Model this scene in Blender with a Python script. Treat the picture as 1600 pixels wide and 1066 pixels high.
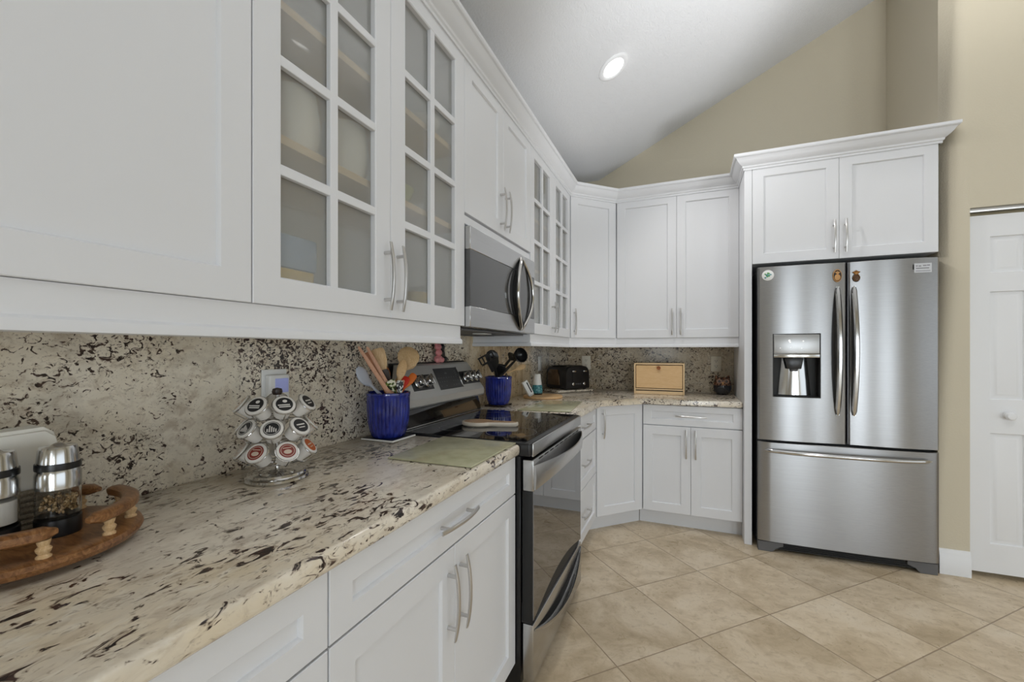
import bpy, bmesh, math, random
from mathutils import Vector, Matrix, noise
R = math.radians
PI = math.pi
for o in list(bpy.data.objects):
    bpy.data.objects.remove(o)
scene = bpy.context.scene
COL = scene.collection

# ------------------------------------------------------------------ camera
F_PX, YAW, HORIZON, CAM = 671.5, -22.32, 548.2, (1.219, 0.0, 1.2537)
cd = bpy.data.cameras.new('camera')
cam = bpy.data.objects.new('camera', cd)
COL.objects.link(cam)
cam.location = CAM
cam.rotation_euler = (R(90), 0, R(-YAW))
cd.sensor_fit = 'HORIZONTAL'
cd.sensor_width = 36
cd.lens = F_PX / 1600 * 36
cd.shift_y = (HORIZON - 533) / 1600
cd.clip_start = 0.02
scene.camera = cam

# ------------------------------------------------------------------ world, daylight, exposure
vs = scene.view_settings
vs.view_transform = 'Standard'
vs.look = 'None'
vs.gamma = 1
vs.exposure = 0.04
vs.use_curve_mapping = False
w = bpy.data.worlds.new('world')
scene.world = w
w.use_nodes = True
w.node_tree.nodes['Background'].inputs[0].default_value = (0.85, 0.93, 1.0, 1)
w.node_tree.nodes['Background'].inputs[1].default_value = 1.0


def area(name, loc, target, sx, sy, power, color=(1, 1, 1)):
    l = bpy.data.lights.new(name, 'AREA')
    l.shape = 'RECTANGLE'
    l.size, l.size_y = sx, sy
    l.energy = power
    l.color = color
    o = bpy.data.objects.new(name, l)
    COL.objects.link(o)
    o.location = loc
    d = Vector(target) - Vector(loc)
    o.rotation_euler = d.to_track_quat('-Z', 'Y').to_euler()
    return o


DAY = (0.85, 0.935, 1.0)
# daylight falling through the rear wall openings; the right-hand one is added for even light
area('daylight_slider', (3.1, -4.12, 1.07), (3.1, 0, 1.07), 0.95, 2.05, 54, DAY)
area('daylight_patio', (4.85, -4.12, 1.07), (4.85, 0, 1.07), 1.05, 2.05, 42, DAY)
area('daylight_small', (0.58, -4.12, 1.27), (0.58, 0, 1.27), 0.66, 0.40, 5, DAY)
area('added_side_fill', (6.12, -0.7, 1.35), (0, -0.7, 1.35), 4.4, 2.1, 17, DAY)  # added lamp outside an invented window, evens out the room


def fill_spot(name, loc, d, power, cone):
    """added spot out of view, aimed up to brighten the sloped ceiling"""
    fl = bpy.data.lights.new(name, 'SPOT')
    fl.energy = power
    fl.color = (0.95, 0.97, 1.0)
    fl.spot_size = R(cone)
    fl.spot_blend = 0.75
    fl.shadow_soft_size = 0.25
    fo = bpy.data.objects.new(name, fl)
    COL.objects.link(fo)
    fo.location = loc
    fo.rotation_euler = Vector(d).to_track_quat('-Z', 'Y').to_euler()


fill_spot('added_ceiling_fill', (2.5, 0.65, 1.45), (-0.06, 0.20, 1), 250, 108)  # added fill, no such lamp in the room; lifts the ceiling
fill_spot('added_far_ceiling_fill', (2.75, 1.65, 1.1), (-0.86, 0.52, 1), 140, 48)  # second added fill, for the far part of the slope

# ------------------------------------------------------------------ mesh helpers
class MB:
    def __init__(s):
        s.bm = bmesh.new()
        s.mi = 0
        s.n0 = 0

    def _v(s, p, M):
        return s.bm.verts.new((M @ Vector(p)) if M else Vector(p))

    def _f(s, vs_):
        try:
            f = s.bm.faces.new(vs_)
            f.material_index = s.mi
            return f
        except ValueError:
            return None

    def box(s, x0, x1, y0, y1, z0, z1, bev=0.0, M=None, seg=2):
        c = [(x0, y0, z0), (x1, y0, z0), (x1, y1, z0), (x0, y1, z0), (x0, y0, z1), (x1, y0, z1), (x1, y1, z1), (x0, y1, z1)]
        v = [s._v(p, M) for p in c]
        fs = [s._f([v[i] for i in q]) for q in ((0, 3, 2, 1), (4, 5, 6, 7), (0, 1, 5, 4), (1, 2, 6, 5), (2, 3, 7, 6), (3, 0, 4, 7))]
        if bev:
            s._bev(fs, bev, seg)
        return s

    def _bev(s, fs, bev, seg=2, filt=None):
        es = list({e for f in fs for e in f.edges if filt is None or filt(e)})
        r = bmesh.ops.bevel(s.bm, geom=es, offset=bev, offset_type='OFFSET', segments=seg, profile=0.5, affect='EDGES', clamp_overlap=True, material=-1)
        for f in r['faces']:
            f.material_index = s.mi

    def prism(s, poly, a, b, M=None, bev=0.0, seg=2):
        """poly in xy, extruded z a..b"""
        n = len(poly)
        lo = [s._v((p[0], p[1], a), M) for p in poly]
        hi = [s._v((p[0], p[1], b), M) for p in poly]
        fs = [s._f(lo[::-1]), s._f(hi)]
        for i in range(n):
            j = (i + 1) % n
            fs.append(s._f([lo[i], lo[j], hi[j], hi[i]]))
        if bev:
            s._bev(fs, bev, seg)
        return s

    def loops(s, Ls, M=None, cap0=True, cap1=True, closed=True):
        V = [[s._v(p, M) for p in L] for L in Ls]
        n = len(V[0])
        for a, b in zip(V, V[1:]):
            for i in range(n if closed else n - 1):
                j = (i + 1) % n
                s._f([a[i], a[j], b[j], b[i]])
        if cap0:
            s._f(V[0][::-1])
        if cap1:
            s._f(V[-1])
        return s

    def lathe(s, prof, n=32, M=None, flute=0, amp=0.0, rng=None):
        """prof: [(r,z)] about local z"""
        V = []
        for k, (r, z) in enumerate(prof):
            if r < 1e-5:
                V.append([s._v((0, 0, z), M)])
            else:
                row = []
                for i in range(n):
                    t = 2 * PI * i / n
                    rr = r
                    if flute and (rng is None or rng[0] <= k <= rng[1]):
                        rr = r - amp * abs(math.sin(flute * t / 2)) ** 4
                    row.append(s._v((rr * math.cos(t), rr * math.sin(t), z), M))
                V.append(row)
        for a, b in zip(V, V[1:]):
            for i in range(n):
                j = (i + 1) % n
                if len(a) == 1 and len(b) == 1:
                    continue
                if len(a) == 1:
                    s._f([a[0], b[j], b[i]])
                elif len(b) == 1:
                    s._f([a[i], a[j], b[0]])
                else:
                    s._f([a[i], a[j], b[j], b[i]])
        return s

    def tube(s, pts, rad, n=8, M=None, closed=False, flat=None):
        """rad: number or list; flat=(a,b,normal): elliptical section with half sizes scaled a across, b along normal"""
        P = [Vector(p) for p in pts]
        m = len(P)
        rs = rad if isinstance(rad, (list, tuple)) else [rad] * m
        L = []
        ref = Vector((0, 0, 1))
        prev = None
        for i in range(m):
            if closed:
                d = (P[(i + 1) % m] - P[i - 1]).normalized()
            else:
                d = (P[min(i + 1, m - 1)] - P[max(i - 1, 0)]).normalized()
            if flat:
                nrm = Vector(flat[2])
                u = d.cross(nrm).normalized()
                vv = u.cross(d).normalized()
            elif prev is None:
                a = ref if abs(d.dot(ref)) < 0.9 else Vector((1, 0, 0))
                u = d.cross(a).normalized()
                vv = u.cross(d)
            else:
                u = (prev - d * prev.dot(d)).normalized()
                vv = u.cross(d)
            prev = u
            fa, fb = (flat[0], flat[1]) if flat else (1, 1)
            L.append([P[i] + u * rs[i] * fa * math.cos(2 * PI * k / n) + vv * rs[i] * fb * math.sin(2 * PI * k / n) for k in range(n)])
        if closed:
            L.append(L[0])
            V = [[s._v(p, M) for p in l] for l in L[:-1]]
            V.append(V[0])
            for a, b in zip(V, V[1:]):
                for i in range(n):
                    j = (i + 1) % n
                    s._f([a[j], a[i], b[i], b[j]])
        else:
            s.loops([l[::-1] for l in L], M)
        return s

    def ball(s, c, r, n=16, m=10, M=None):
        rx, ry, rz = r if isinstance(r, (list, tuple)) else (r, r, r)
        T = (M or Matrix.Identity(4)) @ Matrix.Translation(c) @ Matrix.Diagonal((rx, ry, rz, 1))
        return s.lathe([(math.sin(PI * k / m), -math.cos(PI * k / m)) for k in range(m + 1)], n, T)

    def sweep(s, prof, path, M=None):
        """prof: closed loop [(out,z)], path: [(x,y)]; outward = right-hand side of travel"""
        P = [Vector(p) for p in path]
        L = []
        for i in range(len(P)):
            d0 = (P[i] - P[i - 1]).normalized() if i > 0 else None
            d1 = (P[i + 1] - P[i]).normalized() if i < len(P) - 1 else None
            n0 = Vector((d0.y, -d0.x)) if d0 else None
            n1 = Vector((d1.y, -d1.x)) if d1 else None
            if n0 is None:
                m = n1
            elif n1 is None:
                m = n0
            else:
                m = (n0 + n1).normalized()
                m = m / m.dot(n0)
            L.append([(P[i].x + m.x * o, P[i].y + m.y * o, z) for o, z in prof])
        return s.loops(L, M)

    def shaker(s, M, x0, x1, z0, z1, fw=0.062, rec=0.009, th=0.02, hole=False, fz=None):
        e = 0.0015
        fz = fz or fw
        b = 0.003

        def ring(i, y, iz=None):
            iz = i if iz is None else iz
            return [(x0 + i, y, z0 + iz), (x1 - i, y, z0 + iz), (x1 - i, y, z1 - iz), (x0 + i, y, z1 - iz)]
        Ls = [ring(0, th), ring(0, e), ring(e, 0), ring(fw, 0, fz)]
        if hole:
            Ls += [ring(fw + b, b, fz + b), ring(fw + b, th, fz + b), ring(0, th)]
            s.loops(Ls, M, False, False)
        else:
            Ls += [ring(fw + b, b * 1.2, fz + b), ring(fw + b * 1.3, rec, fz + b * 1.3)]
            s.loops(Ls, M, True, True)
        return s

    def pull(s, M, cx, cz, vertical=True, length=0.20, post=0.137):
        """bowed bar pull centred at local (cx, 0, cz), standing out to -y"""
        B = M @ Matrix.Translation((cx, 0, cz))
        if not vertical:
            B = B @ Matrix.Rotation(R(90), 4, 'Y')
        N = 14
        Ls = []
        for i in range(N + 1):
            t = -1 + 2 * i / N
            z = t * length / 2
            y = -0.023 - 0.011 * (1 - t * t)
            k = 0.55 + 0.45 * min(1, (1 - abs(t)) / 0.35)
            wx, wy = 0.0052, 0.0034 * k
            Ls.append([(-wx, y + wy, z), (wx, y + wy, z), (wx, y - wy * 0.4, z), (wx * 0.55, y - wy, z), (-wx * 0.55, y - wy, z), (-wx, y - wy * 0.4, z)])
        s.loops(Ls, B)
        for q in (-1, 1):
            zc = q * post / 2
            s.tube([(0, 0, zc), (0, -0.028, zc)], 0.0052, 10, B)
        return s


ROOTLOC = {}


def empty(name, loc, label, cat, group=None):
    o = bpy.data.objects.new(name, None)
    o.empty_display_size = 0.05
    COL.objects.link(o)
    o.location = loc
    ROOTLOC[o.name] = Vector(loc)
    o['label'] = label
    o['category'] = cat
    if group:
        o['group'] = group
    return o


def obj(name, mb, mats, parent=None, loc=None, label=None, cat=None, group=None, kind=None, sharp=38, recalc=True):
    """link a mesh built in world coordinates as ONE object; children keep the origin of their thing"""
    bm = mb.bm
    if recalc:
        bmesh.ops.recalc_face_normals(bm, faces=bm.faces[:])
    if parent is not None:
        top = parent
        while top.parent is not None:
            top = top.parent
        L = ROOTLOC[top.name]
    else:
        L = Vector(loc) if loc is not None else Vector((0, 0, 0))
    bm.transform(Matrix.Translation(-L))
    for e in bm.edges:
        if len(e.link_faces) == 2:
            e.smooth = e.calc_face_angle(0) < R(sharp)
    for f in bm.faces:
        f.smooth = True
    me = bpy.data.meshes.new(name)
    bm.to_mesh(me)
    bm.free()
    for m in (mats if isinstance(mats, (list, tuple)) else [mats]):
        me.materials.append(m)
    o = bpy.data.objects.new(name, me)
    COL.objects.link(o)
    if parent is not None:
        o.parent = parent
    else:
        o.location = L
        ROOTLOC[o.name] = L
    if label:
        o['label'] = label
    if cat:
        o['category'] = cat
    if group:
        o['group'] = group
    if kind:
        o['kind'] = kind
    return o


def struct(name, mb, mat, label=None, parent=None):
    return obj(name, mb, mat, parent=parent, label=label, kind='structure' if parent is None else None)


def T(x, y, z=0, rz=0):
    return Matrix.Translation((x, y, z)) @ Matrix.Rotation(R(rz), 4, 'Z')


# ------------------------------------------------------------------ materials
def srgb(r, g, b):
    def f(c):
        c /= 255
        return c / 12.92 if c <= 0.04045 else ((c + 0.055) / 1.055) ** 2.4
    return (f(r), f(g), f(b), 1)


def mat(name, col, rough=0.5, metal=0.0, spec=0.5, coat=0.0, aniso=0.0, emit=None):
    m = bpy.data.materials.new(name)
    m.use_nodes = True
    b = m.node_tree.nodes['Principled BSDF']
    b.inputs['Base Color'].default_value = col
    b.inputs['Roughness'].default_value = rough
    b.inputs['Metallic'].default_value = metal
    b.inputs['Specular IOR Level'].default_value = spec
    b.inputs['Coat Weight'].default_value = coat
    b.inputs['Coat Roughness'].default_value = 0.05
    b.inputs['Anisotropic'].default_value = aniso
    if emit:
        b.inputs['Emission Color'].default_value = emit[0]
        b.inputs['Emission Strength'].default_value = emit[1]
    return m


class NT:
    """small node-graph helper"""
    def __init__(s, m):
        s.m, s.t = m, m.node_tree
        s.b = s.t.nodes['Principled BSDF']
        s.co = s.t.nodes.new('ShaderNodeTexCoord').outputs['Object']

    def n(s, typ, **kw):
        x = s.t.nodes.new(typ)
        for k, v in kw.items():
            setattr(x, k, v)
        return x

    def link(s, a, b):
        s.t.links.new(a, b)

    def map(s, scale=(1, 1, 1), rot=(0, 0, 0), loc=(0, 0, 0), src=None):
        x = s.n('ShaderNodeMapping')
        x.inputs['Scale'].default_value = scale
        x.inputs['Rotation'].default_value = rot
        x.inputs['Location'].default_value = loc
        s.link(src or s.co, x.inputs['Vector'])
        return x.outputs[0]

    def noise(s, vec, scale, detail=3, rough=0.5, dist=0.0, out=0):
        x = s.n('ShaderNodeTexNoise')
        x.inputs['Scale'].default_value = scale
        x.inputs['Detail'].default_value = detail
        x.inputs['Roughness'].default_value = rough
        x.inputs['Distortion'].default_value = dist
        s.link(vec, x.inputs['Vector'])
        return x.outputs[out]

    def ramp(s, fac, stops, interp='LINEAR'):
        x = s.n('ShaderNodeValToRGB')
        cr = x.color_ramp
        cr.interpolation = interp
        while len(cr.elements) < len(stops):
            cr.elements.new(0.5)
        for e, (p, c) in zip(cr.elements, stops):
            e.position = p
            e.color = c if isinstance(c, tuple) else (c, c, c, 1)
        s.link(fac, x.inputs[0])
        return x.outputs[0]

    def math(s, op, a, b=None):
        x = s.n('ShaderNodeMath', operation=op)
        for i, v in enumerate((a, b)):
            if v is None:
                continue
            if isinstance(v, (int, float)):
                x.inputs[i].default_value = v
            else:
                s.link(v, x.inputs[i])
        return x.outputs[0]

    def mix(s, fac, a, b):
        x = s.n('ShaderNodeMix', data_type='RGBA')
        for sock, v in ((x.inputs[0], fac), (x.inputs[6], a), (x.inputs[7], b)):
            if isinstance(v, (int, float, tuple)):
                sock.default_value = v
            else:
                s.link(v, sock)
        return x.outputs[2]

    def bump(s, h, strength, dist=0.01):
        x = s.n('ShaderNodeBump')
        x.inputs['Strength'].default_value = strength
        x.inputs['Distance'].default_value = dist
        s.link(h, x.inputs['Height'])
        s.link(x.outputs[0], s.b.inputs['Normal'])

    def color(s, c):
        s.link(c, s.b.inputs['Base Color'])


M_white = mat('cabinet_white', srgb(228, 229, 232), 0.38)
M_whitein = mat('cabinet_inside', srgb(240, 240, 238), 0.6)
M_trim = mat('trim_white', srgb(232, 233, 235), 0.4)
M_nickel = mat('satin_nickel', (0.62, 0.61, 0.60, 1), 0.32, 1.0)
M_chrome = mat('chrome', (0.60, 0.59, 0.57, 1), 0.10, 1.0)
M_black = mat('black_plastic', (0.009, 0.009, 0.010, 1), 0.28)
M_blackmatte = mat('black_matte', (0.010, 0.010, 0.010, 1), 0.55)
M_blackglass = mat('black_glass', (0.006, 0.006, 0.007, 1), 0.03, coat=0.3)
M_gap = mat('dark_gap', (0.006, 0.006, 0.006, 1), 0.8)
M_grey = mat('grey_plastic', (0.12, 0.12, 0.125, 1), 0.45)
M_plate = mat('almond_plate', srgb(236, 229, 212), 0.4)
M_plate_w = mat('white_plate', srgb(238, 238, 236), 0.4)
M_lavender = mat('lavender_panel', srgb(168, 176, 226), 0.35, emit=(srgb(160, 170, 240), 0.12))
M_paper = mat('paper_white', srgb(244, 241, 232), 0.8)


def steel(name, col, rough, axis, aniso=0.0):
    m = mat(name, col, rough, 1.0, aniso=aniso)
    g = NT(m)
    sc = {'x': (1.2, 420, 420), 'z': (420, 420, 1.2), 'y': (420, 1.2, 420)}[axis]
    nz = g.noise(g.map(sc), 1.0, 2, 0.6)
    g.color(g.ramp(nz, [(0.3, tuple(c * 0.95 for c in col[:3]) + (1,)), (0.7, tuple(c * 1.05 for c in col[:3]) + (1,))]))
    if aniso:
        g.b.inputs['Anisotropic Rotation'].default_value = 0.25
        tn = g.n('ShaderNodeTangent', direction_type='RADIAL', axis='Z')
        g.link(tn.outputs[0], g.b.inputs['Tangent'])
    return m


M_steel = steel('brushed_steel', (0.33, 0.33, 0.335, 1), 0.30, 'x', 0.8)
M_steely = steel('brushed_steel_side', (0.52, 0.52, 0.52, 1), 0.27, 'y')
M_console = mat('console_steel', (0.66, 0.66, 0.65, 1), 0.42, 0.75)
M_steels = mat('polished_steel', (0.58, 0.58, 0.58, 1), 0.16, 1.0)


def granite(name, stretch, cream, pale, grey, tan, seed, fleck, lo, hi, amount, axis, grad=None):
    """polished granite: pale ground with drifting grey veins, brown mottling and clustered dark flecks"""
    m = mat(name, pale, 0.14)
    g = NT(m)
    off = g.map((1, 1, 1), (0, 0, 0), (seed, seed * 1.7, seed * 0.6))
    st = g.map(stretch, axis, (0, 0, 0), off)
    base = g.ramp(g.noise(off, 2.6, 4, 0.6, 0.8), [(0.30, tan), (0.46, cream), (0.64, pale)])
    vein = g.noise(g.map(tuple(x * y for x, y in zip(stretch, (1.6, 1.6, 1.6))), axis, (seed, 2, 1), off), 3.2, 5, 0.62, 1.6)
    base = g.mix(g.ramp(vein, [(0.47, 0.0), (0.66, 0.7)]), base, grey)
    base = g.mix(g.ramp(g.noise(st, 30, 4, 0.65, 0.8), [(0.50, 0.0), (0.70, 0.5)]), base, srgb(164, 142, 118))
    base = g.mix(g.ramp(g.noise(g.map((1, 1, 1), (1, 2, 3), (4, 2, 7), st), 26, 4, 0.6, 1.2), [(0.54, 0.0), (0.68, 0.7)]), base, srgb(236, 228, 212))
    clus = g.ramp(g.noise(off, 3.0, 3, 0.6, 0.9), [(lo, 0.0), (hi, amount)])
    fl = g.noise(g.map((1, 1, 1), (0.5, 0.3, 0.6), (1, 5, 2), st), fleck, 3, 0.58, 1.4)
    dark = g.math('ADD', fl, clus)
    if grad:   # the slab grows busier along its length
        sp = g.n('ShaderNodeSeparateXYZ')
        g.link(g.co, sp.inputs[0])
        mr = g.n('ShaderNodeMapRange')
        mr.inputs[1].default_value, mr.inputs[2].default_value = grad[0], grad[1]
        mr.inputs[3].default_value, mr.inputs[4].default_value = grad[2], grad[3]
        wob = g.math('ADD', sp.outputs[1], g.math('MULTIPLY', g.noise(off, 2.0, 2), 0.5))
        g.link(wob, mr.inputs[0])
        dark = g.math('ADD', dark, mr.outputs[0])
    if grad:   # a warm golden stretch with few flecks, towards the corner
        up = g.n('ShaderNodeMapRange', interpolation_type='SMOOTHSTEP')
        up.inputs[1].default_value, up.inputs[2].default_value = 0.85, 1.15
        g.link(wob, up.inputs[0])
        dn = g.n('ShaderNodeMapRange', interpolation_type='SMOOTHSTEP')
        dn.inputs[1].default_value, dn.inputs[2].default_value = 2.15, 1.95
        g.link(wob, dn.inputs[0])
        gold = g.math('MULTIPLY', up.outputs[0], dn.outputs[0])
        dark = g.math('SUBTRACT', dark, g.math('MULTIPLY', gold, 0.075))
        stre = g.noise(g.map((8, 8, 2.0), (0, 0, 0), (0, 0, 0), off), 2.0, 5, 0.65, 1.0)
        gcol = g.ramp(stre, [(0.34, srgb(170, 132, 84)), (0.5, srgb(222, 194, 146)), (0.66, srgb(236, 218, 184))])
        base = g.mix(g.math('MULTIPLY', gold, 0.75), base, gcol)
    base = g.mix(g.ramp(dark, [(0.62, 0.0), (0.68, 0.55)]), base, srgb(122, 98, 78))
    fine = g.noise(g.map((1, 1, 1), (0.9, 0.2, 0.3), (6, 1, 4), st), fleck * 2.1, 3, 0.6, 0.9)
    base = g.mix(g.ramp(g.math('ADD', fine, g.math('MULTIPLY', clus, 0.5)), [(0.61, 0.0), (0.69, 0.45)]), base, srgb(124, 102, 82))
    dcol = g.ramp(g.noise(off, 50, 2, 0.5), [(0.4, srgb(38, 30, 30)), (0.62, srgb(76, 58, 52))])
    base = g.mix(g.ramp(dark, [(0.665, 0.0), (0.70, 1.0)]), base, dcol)
    g.color(base)
    return m


M_counter = granite('granite_counter', (1.0, 0.5, 1.0), srgb(232, 221, 202), srgb(241, 233, 218), srgb(206, 196, 180), srgb(222, 207, 180), 3.1, 44, 0.40, 0.66, 0.125, (0, 0, R(20)))
M_splash = granite('granite_backsplash', (1.0, 0.9, 1.1), srgb(234, 224, 205), srgb(240, 232, 217), srgb(196, 188, 172), srgb(222, 206, 176), 8.4, 66, 0.40, 0.60, 0.12, (R(25), 0, 0), (-0.62, -0.20, 0.0, 0.045))
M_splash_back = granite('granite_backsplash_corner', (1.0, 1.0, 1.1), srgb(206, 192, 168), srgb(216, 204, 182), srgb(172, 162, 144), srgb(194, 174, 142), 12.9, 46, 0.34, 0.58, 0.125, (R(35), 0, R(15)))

M_wall = mat('wall_beige', srgb(208, 199, 178), 0.75)
g = NT(M_wall)
g.bump(g.noise(g.co, 130, 3, 0.6), 0.25, 0.004)
M_ceil = mat('ceiling_white', srgb(226, 227, 229), 0.85)
g = NT(M_ceil)
g.bump(g.noise(g.map((1, 0.5, 1)), 75, 4, 0.65, 1.2), 0.55, 0.006)


def tile_material():
    m = mat('floor_tile', (0.5, 0.4, 0.3, 1), 0.3)
    g = NT(m)
    S = 0.4375
    # lay the tiles diagonally: joints meet at (1.267, 2.663)
    v = g.map((1, 1, 1), (0, 0, 0), (-1.267, -2.663, 0))
    v = g.map((1 / S, 1 / S, 1), (0, 0, R(45)), (0, 0, 0), v)
    sp = g.n('ShaderNodeSeparateXYZ')
    g.link(v, sp.inputs[0])
    ds, ids = [], []
    for i in (0, 1):
        fr = g.math('FRACT', sp.outputs[i])
        ds.append(g.math('MINIMUM', fr, g.math('SUBTRACT', 1.0, fr)))
        ids.append(g.math('FLOOR', sp.outputs[i]))
    d = g.math('MINIMUM', ds[0], ds[1])
    grout = g.ramp(d, [(0.0035, 1.0), (0.0065, 0.0)])
    cb = g.n('ShaderNodeCombineXYZ')
    g.link(ids[0], cb.inputs[0])
    g.link(ids[1], cb.inputs[1])
    wn = g.n('ShaderNodeTexWhiteNoise', noise_dimensions='2D')
    g.link(cb.outputs[0], wn.inputs['Vector'])
    # every tile shows a different cut of the stone
    ad = g.n('ShaderNodeVectorMath', operation='MULTIPLY_ADD')
    g.link(wn.outputs['Color'], ad.inputs[0])
    ad.inputs[1].default_value = (20, 20, 20)
    g.link(g.co, ad.inputs[2])
    a = g.noise(g.map((1.0, 1.35, 1), (0, 0, R(25)), (0, 0, 0), ad.outputs[0]), 3.6, 7, 0.68, 0.5)
    c = g.ramp(a, [(0.30, srgb(174, 155, 126)), (0.44, srgb(198, 179, 150)), (0.57, srgb(216, 199, 173)), (0.75, srgb(224, 210, 188))])
    b2 = g.noise(ad.outputs[0], 22, 5, 0.7, 0.6)
    c = g.mix(g.ramp(b2, [(0.52, 0.0), (0.72, 0.5)]), c, srgb(156, 134, 104))
    lv = g.ramp(wn.outputs['Value'], [(0.0, 0.93), (1.0, 1.05)])
    mm = g.n('ShaderNodeMix', data_type='RGBA', blend_type='MULTIPLY')
    mm.inputs[0].default_value = 1
    g.link(c, mm.inputs[6])
    g.link(lv, mm.inputs[7])
    c = g.mix(grout, mm.outputs[2], srgb(150, 130, 104))
    g.color(c)
    g.link(g.ramp(b2, [(0.3, 0.24), (0.7, 0.42)]), g.b.inputs['Roughness'])
    inv = g.math('SUBTRACT', 1.0, grout)
    g.bump(inv, 0.35, 0.003)
    return m


M_tile = tile_material()


def wood(name, c1, c2, c3, scale=(1, 1, 1), rough=0.4, rings=9.0):
    m = mat(name, c1, rough)
    g = NT(m)
    n = g.noise(g.map(scale), rings, 5, 0.6, 1.2)
    g.color(g.ramp(n, [(0.3, c1), (0.5, c2), (0.7, c3)]))
    return m


M_walnut = wood('tray_wood', srgb(96, 60, 31), srgb(136, 92, 53), srgb(162, 117, 73), (3, 14, 14), 0.32)
M_bamboo = wood('bamboo', srgb(214, 174, 122), srgb(222, 184, 134), srgb(230, 196, 148), (2, 10, 24), 0.45)
M_bamboo_d = wood('bamboo_edge', srgb(222, 190, 144), srgb(230, 200, 156), srgb(236, 208, 166), (2, 10, 24), 0.45)
M_board = wood('board_wood', srgb(200, 160, 112), srgb(214, 176, 128), srgb(224, 190, 146), (4, 20, 20), 0.5)
M_spoon = wood('spoon_wood', srgb(198, 160, 112), srgb(212, 178, 132), srgb(224, 194, 152), (30, 30, 6), 0.55)
M_spoon_d = wood('spoon_wood_dark', srgb(134, 78, 40), srgb(160, 98, 54), srgb(178, 116, 70), (30, 30, 6), 0.5)
M_pinkwood = wood('spoon_wood_pink', srgb(196, 146, 118), srgb(208, 160, 132), srgb(216, 172, 146), (30, 30, 6), 0.55)
M_shelfwood = wood('shelf_wood', srgb(226, 196, 152), srgb(232, 206, 166), srgb(238, 214, 178), (10, 2, 10), 0.5)
M_blue = mat('cobalt_glaze', srgb(30, 42, 132), 0.12, coat=0.6)
g = NT(M_blue)
g.color(g.ramp(g.noise(g.map((1, 1, 0.25)), 60, 4, 0.6), [(0.35, srgb(16, 24, 96)), (0.6, srgb(38, 54, 150))]))
M_greenglass = mat('green_glass_board', srgb(176, 178, 144), 0.22, coat=0.25)
g = NT(M_greenglass)
g.color(g.ramp(g.noise(g.co, 16, 4, 0.6), [(0.35, srgb(176, 174, 142)), (0.6, srgb(192, 190, 158))]))
M_red = mat('red_silicone', srgb(196, 42, 26), 0.4)
M_orange = mat('orange_silicone', srgb(214, 112, 44), 0.4)
M_bluegrey = mat('pale_blue_plastic', srgb(178, 184, 198), 0.35)
M_teal = mat('teal_label', srgb(52, 128, 138), 0.35)
g = NT(M_teal)
g.color(g.ramp(g.noise(g.co, 90, 3, 0.6), [(0.35, srgb(24, 88, 98)), (0.52, srgb(60, 138, 148)), (0.68, srgb(150, 196, 198))]))
M_pink = mat('pink_ceramic', srgb(214, 138, 140), 0.3)
M_cup = mat('pod_white', srgb(228, 224, 218), 0.35)
M_lidblack = mat('pod_lid_black', (0.02, 0.02, 0.022, 1), 0.35)
M_lidred = mat('pod_lid_red', srgb(134, 48, 40), 0.4)
M_lidorange = mat('pod_lid_orange', srgb(186, 96, 48), 0.4)
M_lidcream = mat('pod_lid_cream', srgb(206, 186, 168), 0.4)
M_bronze = mat('magnet_bronze', srgb(150, 104, 52), 0.35, 0.6)
M_tan = mat('magnet_tan', srgb(196, 148, 92), 0.5)
M_darkbrown = mat('magnet_dark', srgb(44, 30, 24), 0.4)


def frosted():
    m = bpy.data.materials.new('frosted_glass')
    m.use_nodes = True
    t = m.node_tree
    b = t.nodes['Principled BSDF']
    b.inputs['Base Color'].default_value = (0.90, 0.91, 0.89, 1)
    b.inputs['Roughness'].default_value = 0.20
    b.inputs['Transmission Weight'].default_value = 0.84
    b.inputs['IOR'].default_value = 1.25
    b.inputs['Coat Weight'].default_value = 0.6
    b.inputs['Coat Roughness'].default_value = 0.03
    return m


M_frost = frosted()


def clear():
    m = bpy.data.materials.new('clear_acrylic')
    m.use_nodes = True
    b = m.node_tree.nodes['Principled BSDF']
    b.inputs['Base Color'].default_value = (0.97, 0.97, 0.97, 1)
    b.inputs['Roughness'].default_value = 0.03
    b.inputs['Transmission Weight'].default_value = 1.0
    b.inputs['IOR'].default_value = 1.2
    return m


M_clear = clear()

# ------------------------------------------------------------------ room
D = 3.856          # wall behind the corner cupboards
XW = 2.5255        # side wall of the closet beside the fridge
YW = 3.1665        # closet wall that holds the bifold door
XS, ZC, SL = 0.4785, 2.7794, 0.5052   # sloped ceiling: starts at XS, height ZC, rise SL
XR, YR = 6.0, -4.0
XRIDGE = 3.5
ZR = ZC + SL * (XRIDGE - XS)

mb = MB()
mb.box(-0.1, XR + 0.1, YR - 0.1, D + 0.1, -0.1, 0)
struct('floor', mb, M_tile, 'beige stone tile floor laid diagonally with thin joints')

mb = MB()
# cross-section in x/z, pushed along y
P = [(0, ZC), (XS, ZC), (XRIDGE, ZR), (XR, ZR), (XR, ZR + 0.1), (XRIDGE, ZR + 0.1), (XS - 0.02, ZC + 0.1), (0, ZC + 0.1)]
MX = Matrix(((1, 0, 0, 0), (0, 0, -1, 0), (0, 1, 0, 0), (0, 0, 0, 1)))
mb.prism(P, -D, -YR, MX)
struct('ceiling', mb, M_ceil, 'white textured ceiling with a flat strip and a steep slope')


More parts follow.
